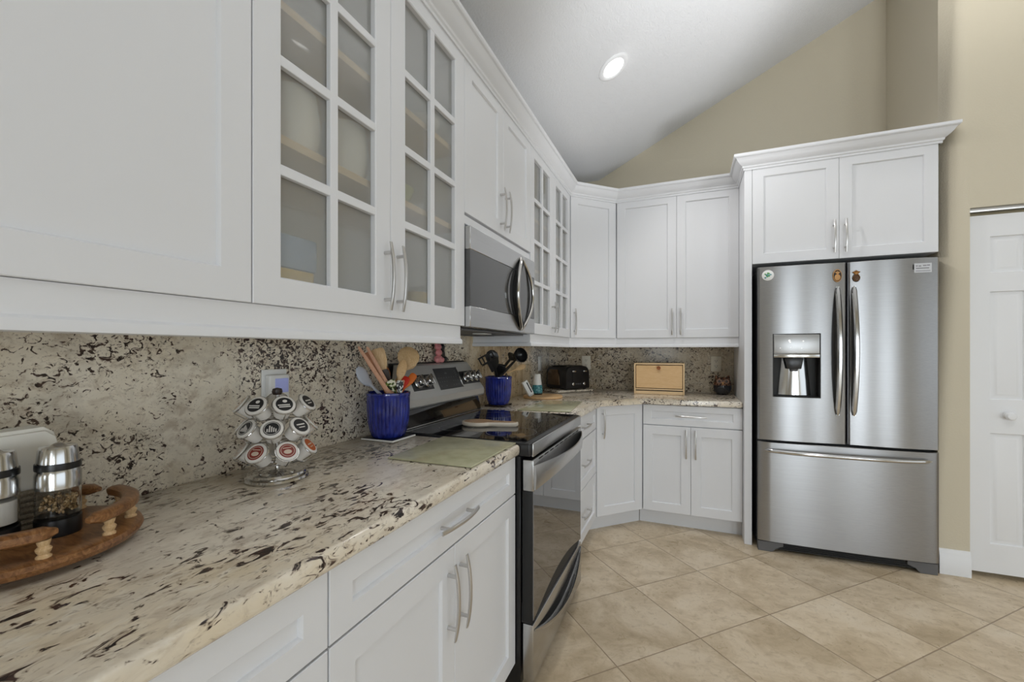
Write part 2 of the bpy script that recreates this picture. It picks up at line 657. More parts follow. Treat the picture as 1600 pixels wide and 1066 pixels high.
def holed_wall(axis, at, th, a0, a1, z0, z1, holes):
    """wall slab on x=at or y=at (thickness th), spanning a0..a1, with rectangular openings (a0,a1,z0,z1)"""
    mb = MB()
    xs = sorted({a0, a1, *[h[0] for h in holes], *[h[1] for h in holes]})
    zs = sorted({z0, z1, *[h[2] for h in holes], *[h[3] for h in holes]})
    for i in range(len(xs) - 1):
        for j in range(len(zs) - 1):
            cx, cz = (xs[i] + xs[i + 1]) / 2, (zs[j] + zs[j + 1]) / 2
            if any(h[0] < cx < h[1] and h[2] < cz < h[3] for h in holes):
                continue
            if axis == 'y':
                mb.box(xs[i], xs[i + 1], min(at, at + th), max(at, at + th), zs[j], zs[j + 1])
            else:
                mb.box(min(at, at + th), max(at, at + th), xs[i], xs[i + 1], zs[j], zs[j + 1])
    bmesh.ops.remove_doubles(mb.bm, verts=mb.bm.verts[:], dist=1e-5)
    seen = {}
    for f in list(mb.bm.faces):
        k = tuple(round(c, 4) for c in f.calc_center_median())
        seen.setdefault(k, []).append(f)
    bmesh.ops.delete(mb.bm, geom=[f for v in seen.values() if len(v) > 1 for f in v], context='FACES_ONLY')
    return mb


mb = MB()
mb.box(-0.1, 0, YR, D + 0.1, 0, ZR + 0.1)
struct('wall_left', mb, M_wall, 'beige wall behind the long run of white cupboards')
mb = MB()
mb.box(0, XW + 0.1, D, D + 0.1, 0, ZR + 0.1)
struct('wall_back', mb, M_wall, 'beige gable wall above the corner cupboards')
mb = MB()
mb.box(XW, XW + 0.1, YW + 0.1, D, 0, ZR + 0.1)
struct('wall_recess', mb, M_wall, 'shaded beige side wall of the fridge recess')
DX0, DX1, DZ = 2.662, 3.312, 2.045
mb = holed_wall('y', YW, 0.1, XW, XR, 0, ZR + 0.1, [(DX0, DX1, 0, DZ)])
struct('wall_right', mb, M_wall, 'beige wall beside the fridge around the closet door')
mb = holed_wall('y', YR, -0.1, -0.1, XR + 0.1, 0, ZR + 0.1, [(2.6, 3.6, 0.0, 2.1), (4.3, 5.4, 0.0, 2.1), (0.25, 0.91, 1.06, 1.48)])
struct('wall_rear', mb, M_wall, 'beige wall behind the camera with glazed doors')
mb = holed_wall('x', XR, 0.1, YR, D + 0.1, 0, ZR + 0.1, [(-2.95, 1.55, 0.25, 2.4)])  # opening invented to let in more even light
struct('wall_far', mb, M_wall, 'beige wall across the room with an added wide window opening')


def wframe(n, M, x0, x1, z0, z1, cols, label):
    mb = MB()
    f = 0.05
    mb.box(x0, x1, 0.02, 0.07, z0, z0 + f, 0.003, M)
    mb.box(x0, x1, 0.02, 0.07, z1 - f, z1, 0.003, M)
    for i in range(cols + 1):
        c = x0 + (x1 - x0) * i / cols
        a = min(max(c - f / 2, x0), x1 - f)
        mb.box(a, a + f, 0.022, 0.068, z0 + f, z1 - f, 0.003, M)
    struct('window_%d' % n, mb, M_trim, label)


wframe(1, T(0, YR - 0.1), 2.6, 3.6, 0, 2.1, 2, 'white sliding glass door frame in the rear wall')
wframe(2, T(0, YR - 0.1), 4.3, 5.4, 0, 2.1, 2, 'white patio door frame in the rear wall')
wframe(3, T(0, YR - 0.1), 0.25, 0.91, 1.06, 1.48, 2, 'small white two-light window frame in the rear wall')
wframe(4, T(XR + 0.1, 0, 0, 90), -2.95, 1.55, 0.25, 2.4, 4, 'wide white window frame added in the far wall for even light')

# baseboard on the closet wall, with a small stepped top
PB = [(0, 0), (0.016, 0), (0.016, 0.100), (0.013, 0.106), (0.013, 0.118), (0.008, 0.130), (0.006, 0.140), (0, 0.140)]
mb = MB()
mb.sweep(PB, [(XW + 0.001, YW), (DX0, YW)])
struct('baseboard_right', mb, M_trim, 'short white stepped baseboard between the fridge and the closet door')
mb = MB()
mb.sweep(PB, [(DX1, YW), (XR, YW)])
struct('baseboard_far', mb, M_trim, 'white baseboard beyond the closet door')

# bifold closet door: two leaves of raised panels, round knob, head track
LW = 0.318


def leaf(x0):
    mb = MB()
    M = T(x0, YW + 0.022)
    xs = [0, 0.088, 0.235, LW]
    zs = [0.030, 0.190, 0.800, 0.985, 1.580, 1.684, 1.884, 2.003]
    # flat front broken by three raised panels
    xs = [0, 0.090, LW - 0.090, LW]
    wins = [(zs[1], zs[2]), (zs[3], zs[4]), (zs[5], zs[6])]
    e = 0.002
    mb.loops([[(0, 0.034, zs[0]), (LW, 0.034, zs[0]), (LW, 0.034, zs[7]), (0, 0.034, zs[7])],
              [(0, e, zs[0]), (LW, e, zs[0]), (LW, e, zs[7]), (0, e, zs[7])]], M, True, False)
    for i in range(3):
        for j in range(7):
            if i == 1 and j in (1, 3, 5):
                x0_, x1_, z0_, z1_ = xs[1], xs[2], zs[j], zs[j + 1]

                def rg(k, y):
                    return [(x0_ + k, y, z0_ + k), (x1_ - k, y, z0_ + k), (x1_ - k, y, z1_ - k), (x0_ + k, y, z1_ - k)]
                mb.loops([rg(0, e), rg(0.004, 0.010), rg(0.010, 0.011), rg(0.028, 0.004), rg(0.031, 0.0035)], M, False, True)
            else:
                mb.loops([[(xs[i], e, zs[j]), (xs[i + 1], e, zs[j]), (xs[i + 1], e, zs[j + 1]), (xs[i], e, zs[j + 1])]], M, False, True)
    bmesh.ops.remove_doubles(mb.bm, verts=mb.bm.verts[:], dist=1e-5)
    return mb


door = leaf(DX0 + 0.004)
d1 = obj('door_1', door, M_trim, loc=(DX0, YW, 0), label='white panelled bifold closet door with a round knob', cat='door', kind='structure')
obj('leaf', leaf(DX0 + 0.004 + LW + 0.004), M_trim, d1)
mb = MB()
KM = T(DX0 + 0.004 + LW / 2, YW + 0.0242, 0.900) @ Matrix.Rotation(R(90), 4, 'X')
mb.lathe([(0, -0.001), (0.018, -0.001), (0.018, 0.004), (0.010, 0.010), (0.010, 0.018), (0.021, 0.026), (0.023, 0.034), (0.017, 0.043), (0, 0.046)], 24, KM)
obj('knob', mb, M_trim, d1)
mb = MB()
mb.box(DX0 + 0.001, DX1 - 0.001, YW + 0.012, YW + 0.060, 2.022, DZ, 0.002)
obj('head_track', mb, M_nickel, d1)
mb = MB()
mb.box(DX0 - 0.05, DX1 + 0.3, YW + 0.45, YW + 0.47, 0, 2.5)
mb.box(DX0 - 0.05, DX0 - 0.03, YW + 0.1, YW + 0.45, 0, 2.5)
struct('wall_closet', mb, M_wall, 'back of the closet behind the bifold door')

# ------------------------------------------------------------------ recessed ceiling lights
slope_a = math.atan(SL)


def downlight(x, y, label, power=30):
    z = ZC + SL * (x - XS)
    n = Vector((math.sin(slope_a), 0, -math.cos(slope_a)))
    q = n.to_track_quat('Z', 'Y').to_matrix().to_4x4()
    M = Matrix.Translation((x, y, z)) @ q
    t = empty('recessed_light', (x, y, z), label, 'ceiling light', 'recessed lights in the sloped ceiling')
    mb = MB()
    mb.lathe([(0.094, -0.002), (0.095, 0.002), (0.088, 0.007), (0.074, 0.009), (0.064, 0.004), (0.062, -0.002)], 40, M)
    obj('trim_ring', mb, M_trim, t)
    mb = MB()
    mb.lathe([(0.0635, 0.001), (0.05, 0.006), (0, 0.008)], 32, M)
    obj('diffuser', mb, M_lamp, t)
    l = bpy.data.lights.new('downlight', 'SPOT')
    l.energy = power
    l.color = (1.0, 0.98, 0.95)
    l.spot_size = R(125)
    l.spot_blend = 0.6
    l.shadow_soft_size = 0.06
    o = bpy.data.objects.new('downlight_beam', l)
    COL.objects.link(o)
    o.location = Vector((x, y, z)) + n * 0.03
    o.rotation_euler = n.to_track_quat('-Z', 'Y').to_euler()


M_lamp = mat('lamp_diffuser', (1, 1, 1, 1), 0.4, emit=((1, 0.98, 0.95, 1), 6.0))
downlight(0.805, 2.60, 'round white recessed light above the corner cupboards')
downlight(2.55, 2.66, 'round white recessed light high up the slope in front of the fridge', 12)
downlight(2.55, 0.75, 'round white recessed light high up the slope over the open floor')
downlight(2.55, -1.1, 'round white recessed light high on the slope behind the camera')

# ------------------------------------------------------------------ upper cupboards
UX = 0.394
UZ0, UZ1 = 1.352, 2.432
UD = 0.69   # corner cupboard leg
ML = lambda y, x=UX: T(x, y, 0, 90)


def add_door(root, M, x0, x1, z0, z1, pull=None, fw=0.062, name='door', **kw):
    mb = MB()
    mb.shaker(M, x0 + 0.001, x1 - 0.001, z0, z1, fw, **kw)
    d = obj(name, mb, M_white, root)
    if pull:
        mb = MB()
        mb.pull(M, *pull)
        obj('handle', mb, M_nickel, d)
    return d


def add_glass_door(root, M, x0, x1, z0, z1, pull, cols=2, rows=4, fw=0.064):
    mb = MB()
    a, b = x0 + 0.001, x1 - 0.001
    mb.shaker(M, a, b, z0, z1, fw, hole=True, fz=0.060)
    ix0, ix1, iz0, iz1 = a + fw, b - fw, z0 + 0.060, z1 - 0.060
    mw = 0.013
    for c in range(1, cols):
        xc = ix0 + (ix1 - ix0) * c / cols
        mb.box(xc - mw, xc + mw, 0.001, 0.016, iz0, iz1, 0.0015, M, 1)
    for r in range(1, rows):
        zc = iz0 + (iz1 - iz0) * r / rows
        mb.box(ix0, ix1, 0.0015, 0.0155, zc - mw * 0.9, zc + mw * 0.9, 0.0015, M, 1)
    d = obj('door', mb, M_white, root)
    mb = MB()
    mb.box(ix0 - 0.004, ix1 + 0.004, 0.0165, 0.0195, iz0 - 0.004, iz1 + 0.004, 0, M)
    obj('glass', mb, M_frost, d)
    mb = MB()
    mb.pull(M, *pull)
    obj('handle', mb, M_nickel, d)


def open_carcass(root, M, w, z0, z1, shelves):
    mb = MB()
    d = UX - 0.004
    t = 0.018
    mb.box(0.001, t, 0.0205, d, z0, z1, 0, M)
    mb.box(w - t, w - 0.001, 0.0205, d, z0, z1, 0, M)
    mb.box(t, w - t, 0.0205, d, z0, z0 + t, 0, M)
    mb.box(t, w - t, 0.0205, d, z1 - t, z1, 0, M)
    mb.box(t, w - t, d - 0.008, d, z0 + t, z1 - t, 0, M)
    obj('carcass', mb, M_whitein, root)
    for z in shelves:
        mb = MB()
        mb.box(t, w - t, 0.030, d - 0.008, z - 0.010, z + 0.010, 0, M)
        obj('shelf', mb, M_shelfwood, root)


def solid_carcass(root, M, w, z0, z1, d, y0=0.0205):
    mb = MB()
    mb.box(0.001, w - 0.001, y0, d, z0, z1, 0.001, M, 1)
    return obj('carcass', mb, M_white, root)


PZ = 1.472   # pull centre on the tall upper doors
# solid-door cupboard at the near end
y0, w = -0.271, 0.882
t = empty('kitchen_cupboard', (0, y0, UZ0), 'white upper cupboard with a plain panelled door, beside the frosted glass pair', 'cupboard', 'upper cupboards')
solid_carcass(t, ML(y0), w, UZ0, UZ1, UX - 0.002)
add_door(t, ML(y0), 0, w / 2, UZ0, UZ1, (w / 2 - 0.033, PZ))
add_door(t, ML(y0), w / 2, w, UZ0, UZ1)
# frosted pair
y0, w = 0.612, 0.901
t = empty('glazed_cupboard', (0, y0, UZ0), 'large white upper cupboard with two frosted eight-pane doors above the coffee pods', 'cupboard', 'upper cupboards')
open_carcass(t, ML(y0), w, UZ0, UZ1, [1.735, 2.040])
add_glass_door(t, ML(y0), 0, 0.442, UZ0, UZ1, (0.442 - 0.028, PZ))
add_glass_door(t, ML(y0), 0.442, w, UZ0, UZ1, (0.442 + 0.030, PZ), fw=0.069)
# above the microwave
y0, w = 1.514, 0.773
t = empty('kitchen_cupboard', (0, y0, 1.81), 'short white two-door upper cupboard directly above the microwave', 'cupboard', 'upper cupboards')
mb = MB()
mb.box(0.001, w - 0.001, 0.0205, UX - 0.002, 1.765, UZ1, 0.001, ML(y0), 1)
mb.box(0.001, w - 0.001, 0.006, 0.0205, 1.765, 1.800, 0.002, ML(y0), 1)
obj('carcass', mb, M_white, t)
add_door(t, ML(y0), 0, w / 2, 1.808, UZ1, (w / 2 - 0.036, 1.925))
add_door(t, ML(y0), w / 2, w, 1.808, UZ1, (w / 2 + 0.026, 1.925))
# glazed pair beyond the microwave
y0, w = 2.289, 0.875
t = empty('glazed_cupboard', (0, y0, UZ0), 'narrower white upper cupboard with frosted eight-pane doors between microwave and corner', 'cupboard', 'upper cupboards')
open_carcass(t, ML(y0), w, UZ0, UZ1, [1.735, 2.040])
add_glass_door(t, ML(y0), 0, 0.434, UZ0, UZ1, (0.434 - 0.03, PZ), fw=0.061)
add_glass_door(t, ML(y0), 0.434, w, UZ0, UZ1, (0.434 + 0.03, PZ), fw=0.064)
# diagonal corner
MDIAG = T(UX, D - UD, 0, 45)
dw = (UD - UX) * math.sqrt(2)
t = empty('corner_cupboard', (0, D, UZ0), 'white diagonal corner upper cupboard with one tall narrow door', 'cupboard', 'upper cupboards')
mb = MB()
q = 0.015
mb.prism([(0.002, D - UD + 0.001), (UX - 0.021, D - UD + 0.001), (UX - q, D - UD + q * 0.6), (UD - q * 0.6, D - UX + q), (UD - 0.001, D - UX + 0.021), (UD - 0.001, D - 0.002), (0.002, D - 0.002)], UZ0, UZ1)
obj('carcass', mb, M_white, t)
add_door(t, MDIAG, 0.004, dw - 0.004, UZ0, UZ1, (0.034, PZ))
# two-door cupboard on the back wall
XP = 1.554   # left face of the tall fridge panel
x0, w = UD, XP - UD
MBK = T(x0, D - UX)
t = empty('kitchen_cupboard', (x0, D, UZ0), 'white upper cupboard with two tall plain doors above the bamboo bread box', 'cupboard', 'upper cupboards')
solid_carcass(t, MBK, w, UZ0, UZ1, UX - 0.002)
add_door(t, MBK, 0.004, 0.446, UZ0, UZ1, (0.446 - 0.030, PZ))
add_door(t, MBK, 0.446, w, UZ0, UZ1, (0.446 + 0.030, PZ))

# fridge enclosure: tall panel and cupboard on top
YG = 3.150
t = empty('end_board', (XP, D, 0), 'tall narrow white end panel standing left of the fridge', 'board')
mb = MB()
mb.box(XP, XP + 0.044, YG, D - 0.001, 0, UZ1, 0.0015, None, 1)
obj('board', mb, M_white, t)
x0, w = XP + 0.045, XW - 0.003 - (XP + 0.045)
MG = T(x0, YG)
t = empty('kitchen_cupboard', (x0, D, 1.81), 'white two-door cupboard above the stainless fridge', 'cupboard', 'upper cupboards')
solid_carcass(t, MG, w, 1.812, UZ1, 0.69)
add_door(t, MG, 0, w / 2, 1.812, UZ1, (w / 2 - 0.027, 1.945))
add_door(t, MG, w / 2, w, 1.812, UZ1, (w / 2 + 0.030, 1.945))

# crown moulding: one continuous run with mitred corners
CP = [(0.0006, 2.420), (0.006, 2.420), (0.006, 2.432), (0.012, 2.436), (0.014, 2.446), (0.022, 2.452), (0.032, 2.460), (0.042, 2.472), (0.048, 2.484), (0.052, 2.490), (0.060, 2.492), (0.064, 2.497), (0.064, 2.512), (-0.018, 2.512), (-0.018, 2.4326), (0.0006, 2.4326)]
mb = MB()
mb.sweep(CP, [(UX, -0.271), (UX, D - UD), (UD, D - UX), (XP, D - UX), (XP, YG), (XW + 0.006, YG), (XW + 0.006, YW - 0.001)])
obj('crown_molding', mb, M_white, loc=(UX, D - UD, 2.42), label='continuous white stepped crown molding along the tops of all upper cupboards', cat='molding', kind='thing', sharp=25)

# light rail under the cupboards
RP = [(-0.020, 1.351), (-0.008, 1.351), (-0.008, 1.303), (-0.001, 1.298), (0.001, 1.290), (0.001, 1.281), (-0.004, 1.279), (-0.020, 1.279)]
mb = MB()
mb.sweep(RP, [(UX, -0.271), (UX, 1.492)])
obj('light_rail', mb, M_white, loc=(UX, 0.6, 1.28), label='white light rail under the near cupboards, ending left of the microwave', cat='molding', kind='thing', sharp=25)
mb = MB()
mb.sweep(RP, [(0.021, 2.292), (UX, 2.292), (UX, D - UD), (UD, D - UX), (XP - 0.001, D - UX)])
obj('light_rail', mb, M_white, loc=(UX, 2.6, 1.28), label='white light rail under the corner cupboards, right of the microwave', cat='molding', kind='thing', sharp=25)

# ------------------------------------------------------------------ dishes behind the frosted glass
def lathe_thing(name, prof, x, y, z, m, label, cat, group=None, n=28):
    mb = MB()
    mb.lathe(prof, n, T(x, y, z))
    return obj(name, mb, m, loc=(x, y, z), label=label, cat=cat, group=group)


BOWL = [(0, 0.004), (0.03, 0.0), (0.034, 0.006), (0.06, 0.03), (0.072, 0.06), (0.069, 0.06), (0.055, 0.032), (0.03, 0.010), (0, 0.009)]
MUG = [(0, 0), (0.036, 0), (0.040, 0.006), (0.041, 0.10), (0.038, 0.10), (0.036, 0.01), (0, 0.008)]
VASE = [(0, 0), (0.05, 0), (0.062, 0.03), (0.066, 0.08), (0.060, 0.13), (0.056, 0.15), (0.053, 0.15), (0.06, 0.08), (0.045, 0.01), (0, 0.008)]
M_dish = mat('dish_white', srgb(236, 232, 222), 0.3)
M_yellowbox = mat('yellow_box', srgb(226, 192, 110), 0.6)
M_palegreen = mat('dish_green', srgb(200, 206, 160), 0.4)
M_paleblue = mat('dish_blue', srgb(150, 170, 196), 0.4)
S1, S2, S0 = 1.7455, 2.0505, UZ0 + 0.0185
lathe_thing('jar', VASE, 0.300, 0.785, S1, M_dish, 'white jar blurred behind the left frosted door, on the middle shelf', 'jar')
lathe_thing('jar', VASE, 0.300, 0.965, S1, M_dish, 'tall cream jar blurred behind the left frosted door, right of the white jar', 'jar')
lathe_thing('bowl', BOWL, 0.285, 1.20, S1, M_palegreen, 'pale green bowl blurred behind the right frosted door', 'bowl')
lathe_thing('bowl', BOWL, 0.285, 1.36, S2, M_dish, 'cream bowl on a high shelf behind the right frosted door', 'bowl')
mb = MB()
mb.box(0.235, 0.360, 0.69, 0.80, S0, S0 + 0.075, 0.004)
obj('carton', mb, M_yellowbox, loc=(0.28, 0.745, S0), label='yellow carton blurred behind the lowest left frosted pane', cat='box')
mb = MB()
mb.box(0.205, 0.360, 0.69, 0.81, S0 + 0.0755, S0 + 0.155, 0.006)
obj('carton', mb, M_paleblue, loc=(0.27, 0.75, S0 + 0.0755), label='pale blue carton on top of the yellow carton behind frosted glass', cat='box')
lathe_thing('mug', MUG, 0.28, 1.35, S0, M_yellowbox, 'yellow mug blurred behind the lowest right frosted pane', 'mug')
lathe_thing('mug', MUG, 0.28, 2.42, S0, M_dish, 'white mug blurred behind the frosted doors beyond the microwave', 'mug')
lathe_thing('bowl', BOWL, 0.27, 2.85, S1, M_dish, 'white bowl blurred behind the farthest frosted door', 'bowl')

# ------------------------------------------------------------------ base cabinets
BX = 0.635
BZ0, BZ1 = 0.113, 0.868
ML2 = lambda y: T(BX, y, 0, 90)
BD = 0.914


def toe(root, M, w, d0=0.075, th=0.018):
    mb = MB()
    mb.box(0, w, d0, d0 + th, 0, BZ0 - 0.002, 0, M)
    obj('toe_kick', mb, M_white, root)


def drawer(root, M, x0, x1, z0, z1, fw=0.05, pull=True, fz=None):
    p = ((x0 + x1) / 2, (z0 + z1) / 2, False) if pull else None
    return add_door(root, M, x0, x1, z0, z1, p, fw, 'drawer', fz=fz)


# near unit
y0, w = -0.35, 0.925
t = empty('base_cabinet', (BX, y0, 0), 'white base cabinet below the nearest stretch of granite, cut by the photo edge', 'cabinet', 'base cabinets')
solid_carcass(t, ML2(y0), w, BZ0, 0.872, BX - 0.002)
drawer(t, ML2(y0), 0, w, 0.733, BZ1, 0.052, fz=0.047)
add_door(t, ML2(y0), 0, w / 2, BZ0, 0.728, (w / 2 - 0.033, 0.590))
add_door(t, ML2(y0), w / 2, w, BZ0, 0.728, (w / 2 + 0.033, 0.590))
toe(t, ML2(y0), w)
# unit left of the range
y0, w = 0.577, 0.878
t = empty('base_cabinet', (BX, y0, 0), 'white base cabinet with one wide drawer over two doors, left of the range', 'cabinet', 'base cabinets')
solid_carcass(t, ML2(y0), w, BZ0, 0.872, BX - 0.002)
drawer(t, ML2(y0), 0, w, 0.733, BZ1, 0.056, fz=0.047)
add_door(t, ML2(y0), 0, w / 2, BZ0, 0.728, (w / 2 - 0.036, 0.595))
add_door(t, ML2(y0), w / 2, w, BZ0, 0.728, (w / 2 + 0.028, 0.595))
toe(t, ML2(y0), w)
# three-drawer unit right of the range
y0, w = 2.226, D - BD - 2.226 - 0.002
t = empty('base_cabinet', (BX, y0, 0), 'white base cabinet with three stacked drawers, between the range and the corner', 'cabinet', 'base cabinets')
solid_carcass(t, ML2(y0), w, BZ0, 0.872, BX - 0.002)
drawer(t, ML2(y0), 0, w, 0.725, BZ1, 0.052, fz=0.045)
drawer(t, ML2(y0), 0, w, 0.425, 0.720, 0.056)
drawer(t, ML2(y0), 0, w, BZ0, 0.420, 0.056)
toe(t, ML2(y0), w)
# diagonal corner base
BDI = T(BX, D - BD, 0, 45)
bw = (BD - BX) * math.sqrt(2)
t = empty('corner_base_cabinet', (0, D, 0), 'white diagonal corner base cabinet with one tall door', 'cabinet', 'base cabinets')
mb = MB()
mb.prism([(0.002, D - BD), (BX - 0.022, D - BD), (BX - q, D - BD + q * 0.6), (BD - q * 0.6, D - BX + q), (BD, D - BX + 0.022), (BD, D - 0.002), (0.002, D - 0.002)], BZ0, 0.872)
obj('carcass', mb, M_white, t)
add_door(t, BDI, 0.004, bw - 0.004, BZ0, BZ1, (0.050, 0.750))
mb = MB()
mb.box(-0.03, bw + 0.03, 0.075, 0.093, 0, BZ0 - 0.002, 0, BDI)
obj('toe_kick', mb, M_white, t)
# back run
x0, w = BD + 0.002, XP - BD - 0.003
MBB = T(x0, D - BX)
t = empty('base_cabinet', (x0, D, 0), 'white base cabinet with a drawer over two doors, beside the fridge panel', 'cabinet', 'base cabinets')
solid_carcass(t, MBB, w, BZ0, 0.872, BX - 0.002)
drawer(t, MBB, 0, w, 0.728, BZ1, 0.055, fz=0.042)
add_door(t, MBB, 0, w / 2, BZ0, 0.722, (w / 2 - 0.030, 0.605))
add_door(t, MBB, w / 2, w, BZ0, 0.722, (w / 2 + 0.030, 0.605))
mb = MB()
mb.box(-0.03, w, 0.075, 0.093, 0, BZ0 - 0.002, 0, MBB)
obj('toe_kick', mb, M_white, t)

# ------------------------------------------------------------------ granite
CX = 0.655
RY0, RY1 = 1.458, 2.222      # range
mb = MB()
mb.prism([(0.021, -0.40), (CX, -0.40), (CX, RY0 - 0.003), (0.021, RY0 - 0.003)], 0.874, 0.914, None, 0.012, 3)
obj('countertop', mb, M_counter, loc=(0.3, 0.5, 0.874), label='long speckled granite countertop in the foreground, ending at the range', cat='countertop', kind='thing')
s8 = 0.02 * math.tan(R(22.5))
mb = MB()
mb.prism([(0.021, RY1 + 0.003), (CX, RY1 + 0.003), (CX, D - BD - s8), (BD + s8, D - CX), (XP - 0.001, D - CX), (XP - 0.001, D - 0.021), (0.021, D - 0.021)], 0.874, 0.914, None, 0.012, 3)
obj('countertop', mb, M_counter, loc=(0.3, 3.3, 0.874), label='L-shaped granite countertop turning the corner between range and fridge', cat='countertop', kind='thing')
mb = MB()
mb.box(0.0005, 0.020, -0.40, D - 0.0005, 0.880, 1.350)
obj('backsplash', mb, M_splash, loc=(0, 1.5, 0.88), label='tall speckled granite backsplash slab on the long left wall', cat='backsplash', kind='thing')
mb = MB()
mb.box(0.0205, XP - 0.001, D - 0.020, D - 0.0005, 0.880, 1.350)
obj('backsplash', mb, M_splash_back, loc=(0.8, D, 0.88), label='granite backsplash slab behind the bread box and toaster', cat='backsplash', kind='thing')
# ------------------------------------------------------------------ range
t = empty('electric_range', (0.35, (RY0 + RY1) / 2, 0), 'freestanding stainless and black electric range with smooth glass cooktop', 'stove')
mb = MB()
mb.box(0.03, 0.652, RY0 + 0.004, RY1 - 0.004, 0.03, 0.868, 0.002, None, 1)
for yy in (RY0 + 0.003, RY1 - 0.006):
    mb.box(0.600, 0.612, yy, yy + 0.003, 0.06, 0.80, 0.001, None, 1)
obj('body', mb, M_black, t)
for xx in (0.08, 0.60):
    for yy in (RY0 + 0.04, RY1 - 0.04):
        mb = MB()
        mb.lathe([(0, 0), (0.018, 0), (0.018, 0.012), (0.012, 0.032), (0, 0.032)], 12, T(xx, yy))
        obj('foot', mb, M_black, t)
mb = MB()
mb.box(0.060, 0.690, RY0, RY1, 0.869, 0.917, 0.006, None, 3)
ck = obj('cooktop', mb, M_black, t)
mb = MB()
mb.box(0.135, 0.668, RY0 + 0.014, RY1 - 0.014, 0.9172, 0.9192, 0.0008, None, 1)
obj('glass', mb, M_blackglass, ck)
mb = MB()
mb.box(0.1205, 0.128, RY0 + 0.012, RY1 - 0.012, 0.917, 0.925, 0.001, None, 1)
obj('rear_trim', mb, M_steels, ck)
mb = MB()
mb.box(0.6905, 0.698, RY0 + 0.016, RY1 - 0.004, 0.866, 0.915, 0.003, None, 2)
obj('front_trim', mb, M_steely, ck)
M_ring = mat('burner_print', (0.16, 0.16, 0.16, 1), 0.3)
for bx, by, br in ((0.545, 1.635, 0.105), (0.540, 2.035, 0.082), (0.285, 1.640, 0.075), (0.285, 2.035, 0.100)):
    mb = MB()
    mb.lathe([(br, 0.91922), (br, 0.9194), (br - 0.0022, 0.9194), (br - 0.0022, 0.91922)], 64, T(bx, by))
    obj('burner_ring', mb, M_ring, ck)
# backguard: leaning console with cut corners
bg = MB()
prof = [(0.030, 1.004), (0.134, 1.004), (0.139, 1.012), (0.139, 1.042), (0.134, 1.049), (0.068, 1.184), (0.058, 1.191), (0.032, 1.191)]
Ls = []
for yy, k in ((RY0 + 0.010, 0), (RY0 + 0.012, 1), (RY0 + 0.075, 2), (RY1 - 0.075, 2), (RY1 - 0.012, 1), (RY1 - 0.010, 0)):
    L = []
    for i, (x, z) in enumerate(prof):
        if k < 2 and i >= 5:
            f = 0.30
            x, z = (x + (0.134 - x) * (1 - f) * 0.55, z - (z - 1.049) * 0.60)
        if k == 0:
            x, z = 0.03 + (x - 0.03) * 0.985, 1.004 + (z - 1.004) * 0.985
        L.append((x, yy, z))
    Ls.append(L)
bg.loops(Ls)
bgo = obj('backguard', bg, M_console, t, sharp=20)
mb = MB()
mb.prism([(0.031, 0.917), (0.118, 0.917), (0.116, 0.94), (0.098, 1.0035), (0.031, 1.0035)], -(RY1 - 0.012), -(RY0 + 0.012), MX)
obj('riser', mb, M_blackglass, bgo)
mb = MB()
mb.box(0.024, 0.0295, RY0 + 0.05, RY1 - 0.05, 0.95, 1.198, 0.001, None, 1)
obj('back_plate', mb, M_black, bgo)
# frame of the console face: u along +y, v up the slope
Fa, Fb = Vector((0.134, 0, 1.049)), Vector((0.068, 0, 1.184))
Fv = (Fb - Fa).normalized()
Fn = Vector((Fv.z, 0, -Fv.x))
FACE = Matrix(((0, Fv.x, Fn.x, Fa.x), (1, 0, 0, 0), (0, Fv.z, Fn.z, Fa.z), (0, 0, 0, 1)))
mb = MB()
mb.box(1.770, 1.985, 0.018, 0.130, 0.0002, 0.0022, 0.0008, FACE, 1)
M_disp = mat('control_panel', (0.035, 0.035, 0.037, 1), 0.3)
dp = obj('control_panel', mb, M_disp, bgo)
mb = MB()
random.seed(4)
for row, n in ((0.034, 8), (0.056, 9), (0.076, 8)):
    for i in range(n):
        if random.random() < 0.18:
            continue
        yy = 1.784 + (0.19 / n) * i
        mb.box(yy, yy + 0.008, row, row + 0.0042, 0.0022, 0.0025, 0, FACE)
for i in range(3):
    mb.box(1.955, 1.965, 0.086 + i * 0.011, 0.091 + i * 0.011, 0.0022, 0.0025, 0, FACE)
mb.box(1.856, 1.880, 0.098, 0.103, 0.0022, 0.0025, 0, FACE)
mb.box(1.864, 1.872, 0.103, 0.108, 0.0022, 0.0025, 0, FACE)
obj('button_marks', mb, M_grey, dp)
mb = MB()
mb.box(1.986, 1.991, 0.016, 0.132, 0.0002, 0.004, 0.001, FACE, 1)
obj('panel_edge', mb, M_steels, bgo)
for a, b in ((1.560, 1.722), (2.000, 2.196)):
    mb = MB()
    mb.box(a, b, 0.030, 0.104, 0.0002, 0.0015, 0.0005, FACE, 1)
    obj('dial_plate', mb, M_black, bgo)
for yy in (1.606, 1.680, 2.046, 2.104, 2.160):
    KM = FACE @ Matrix.Translation((yy, 0.067, 0.0015))
    mb = MB()
    mb.lathe([(0, 0), (0.027, 0), (0.028, 0.006), (0.024, 0.010), (0.0225, 0.030), (0.020, 0.033), (0, 0.033)], 28, KM)
    mb.box(-0.005, 0.005, -0.025, 0.025, 0.030, 0.040, 0.002, KM, 2)
    obj('knob', mb, M_steels, bgo)
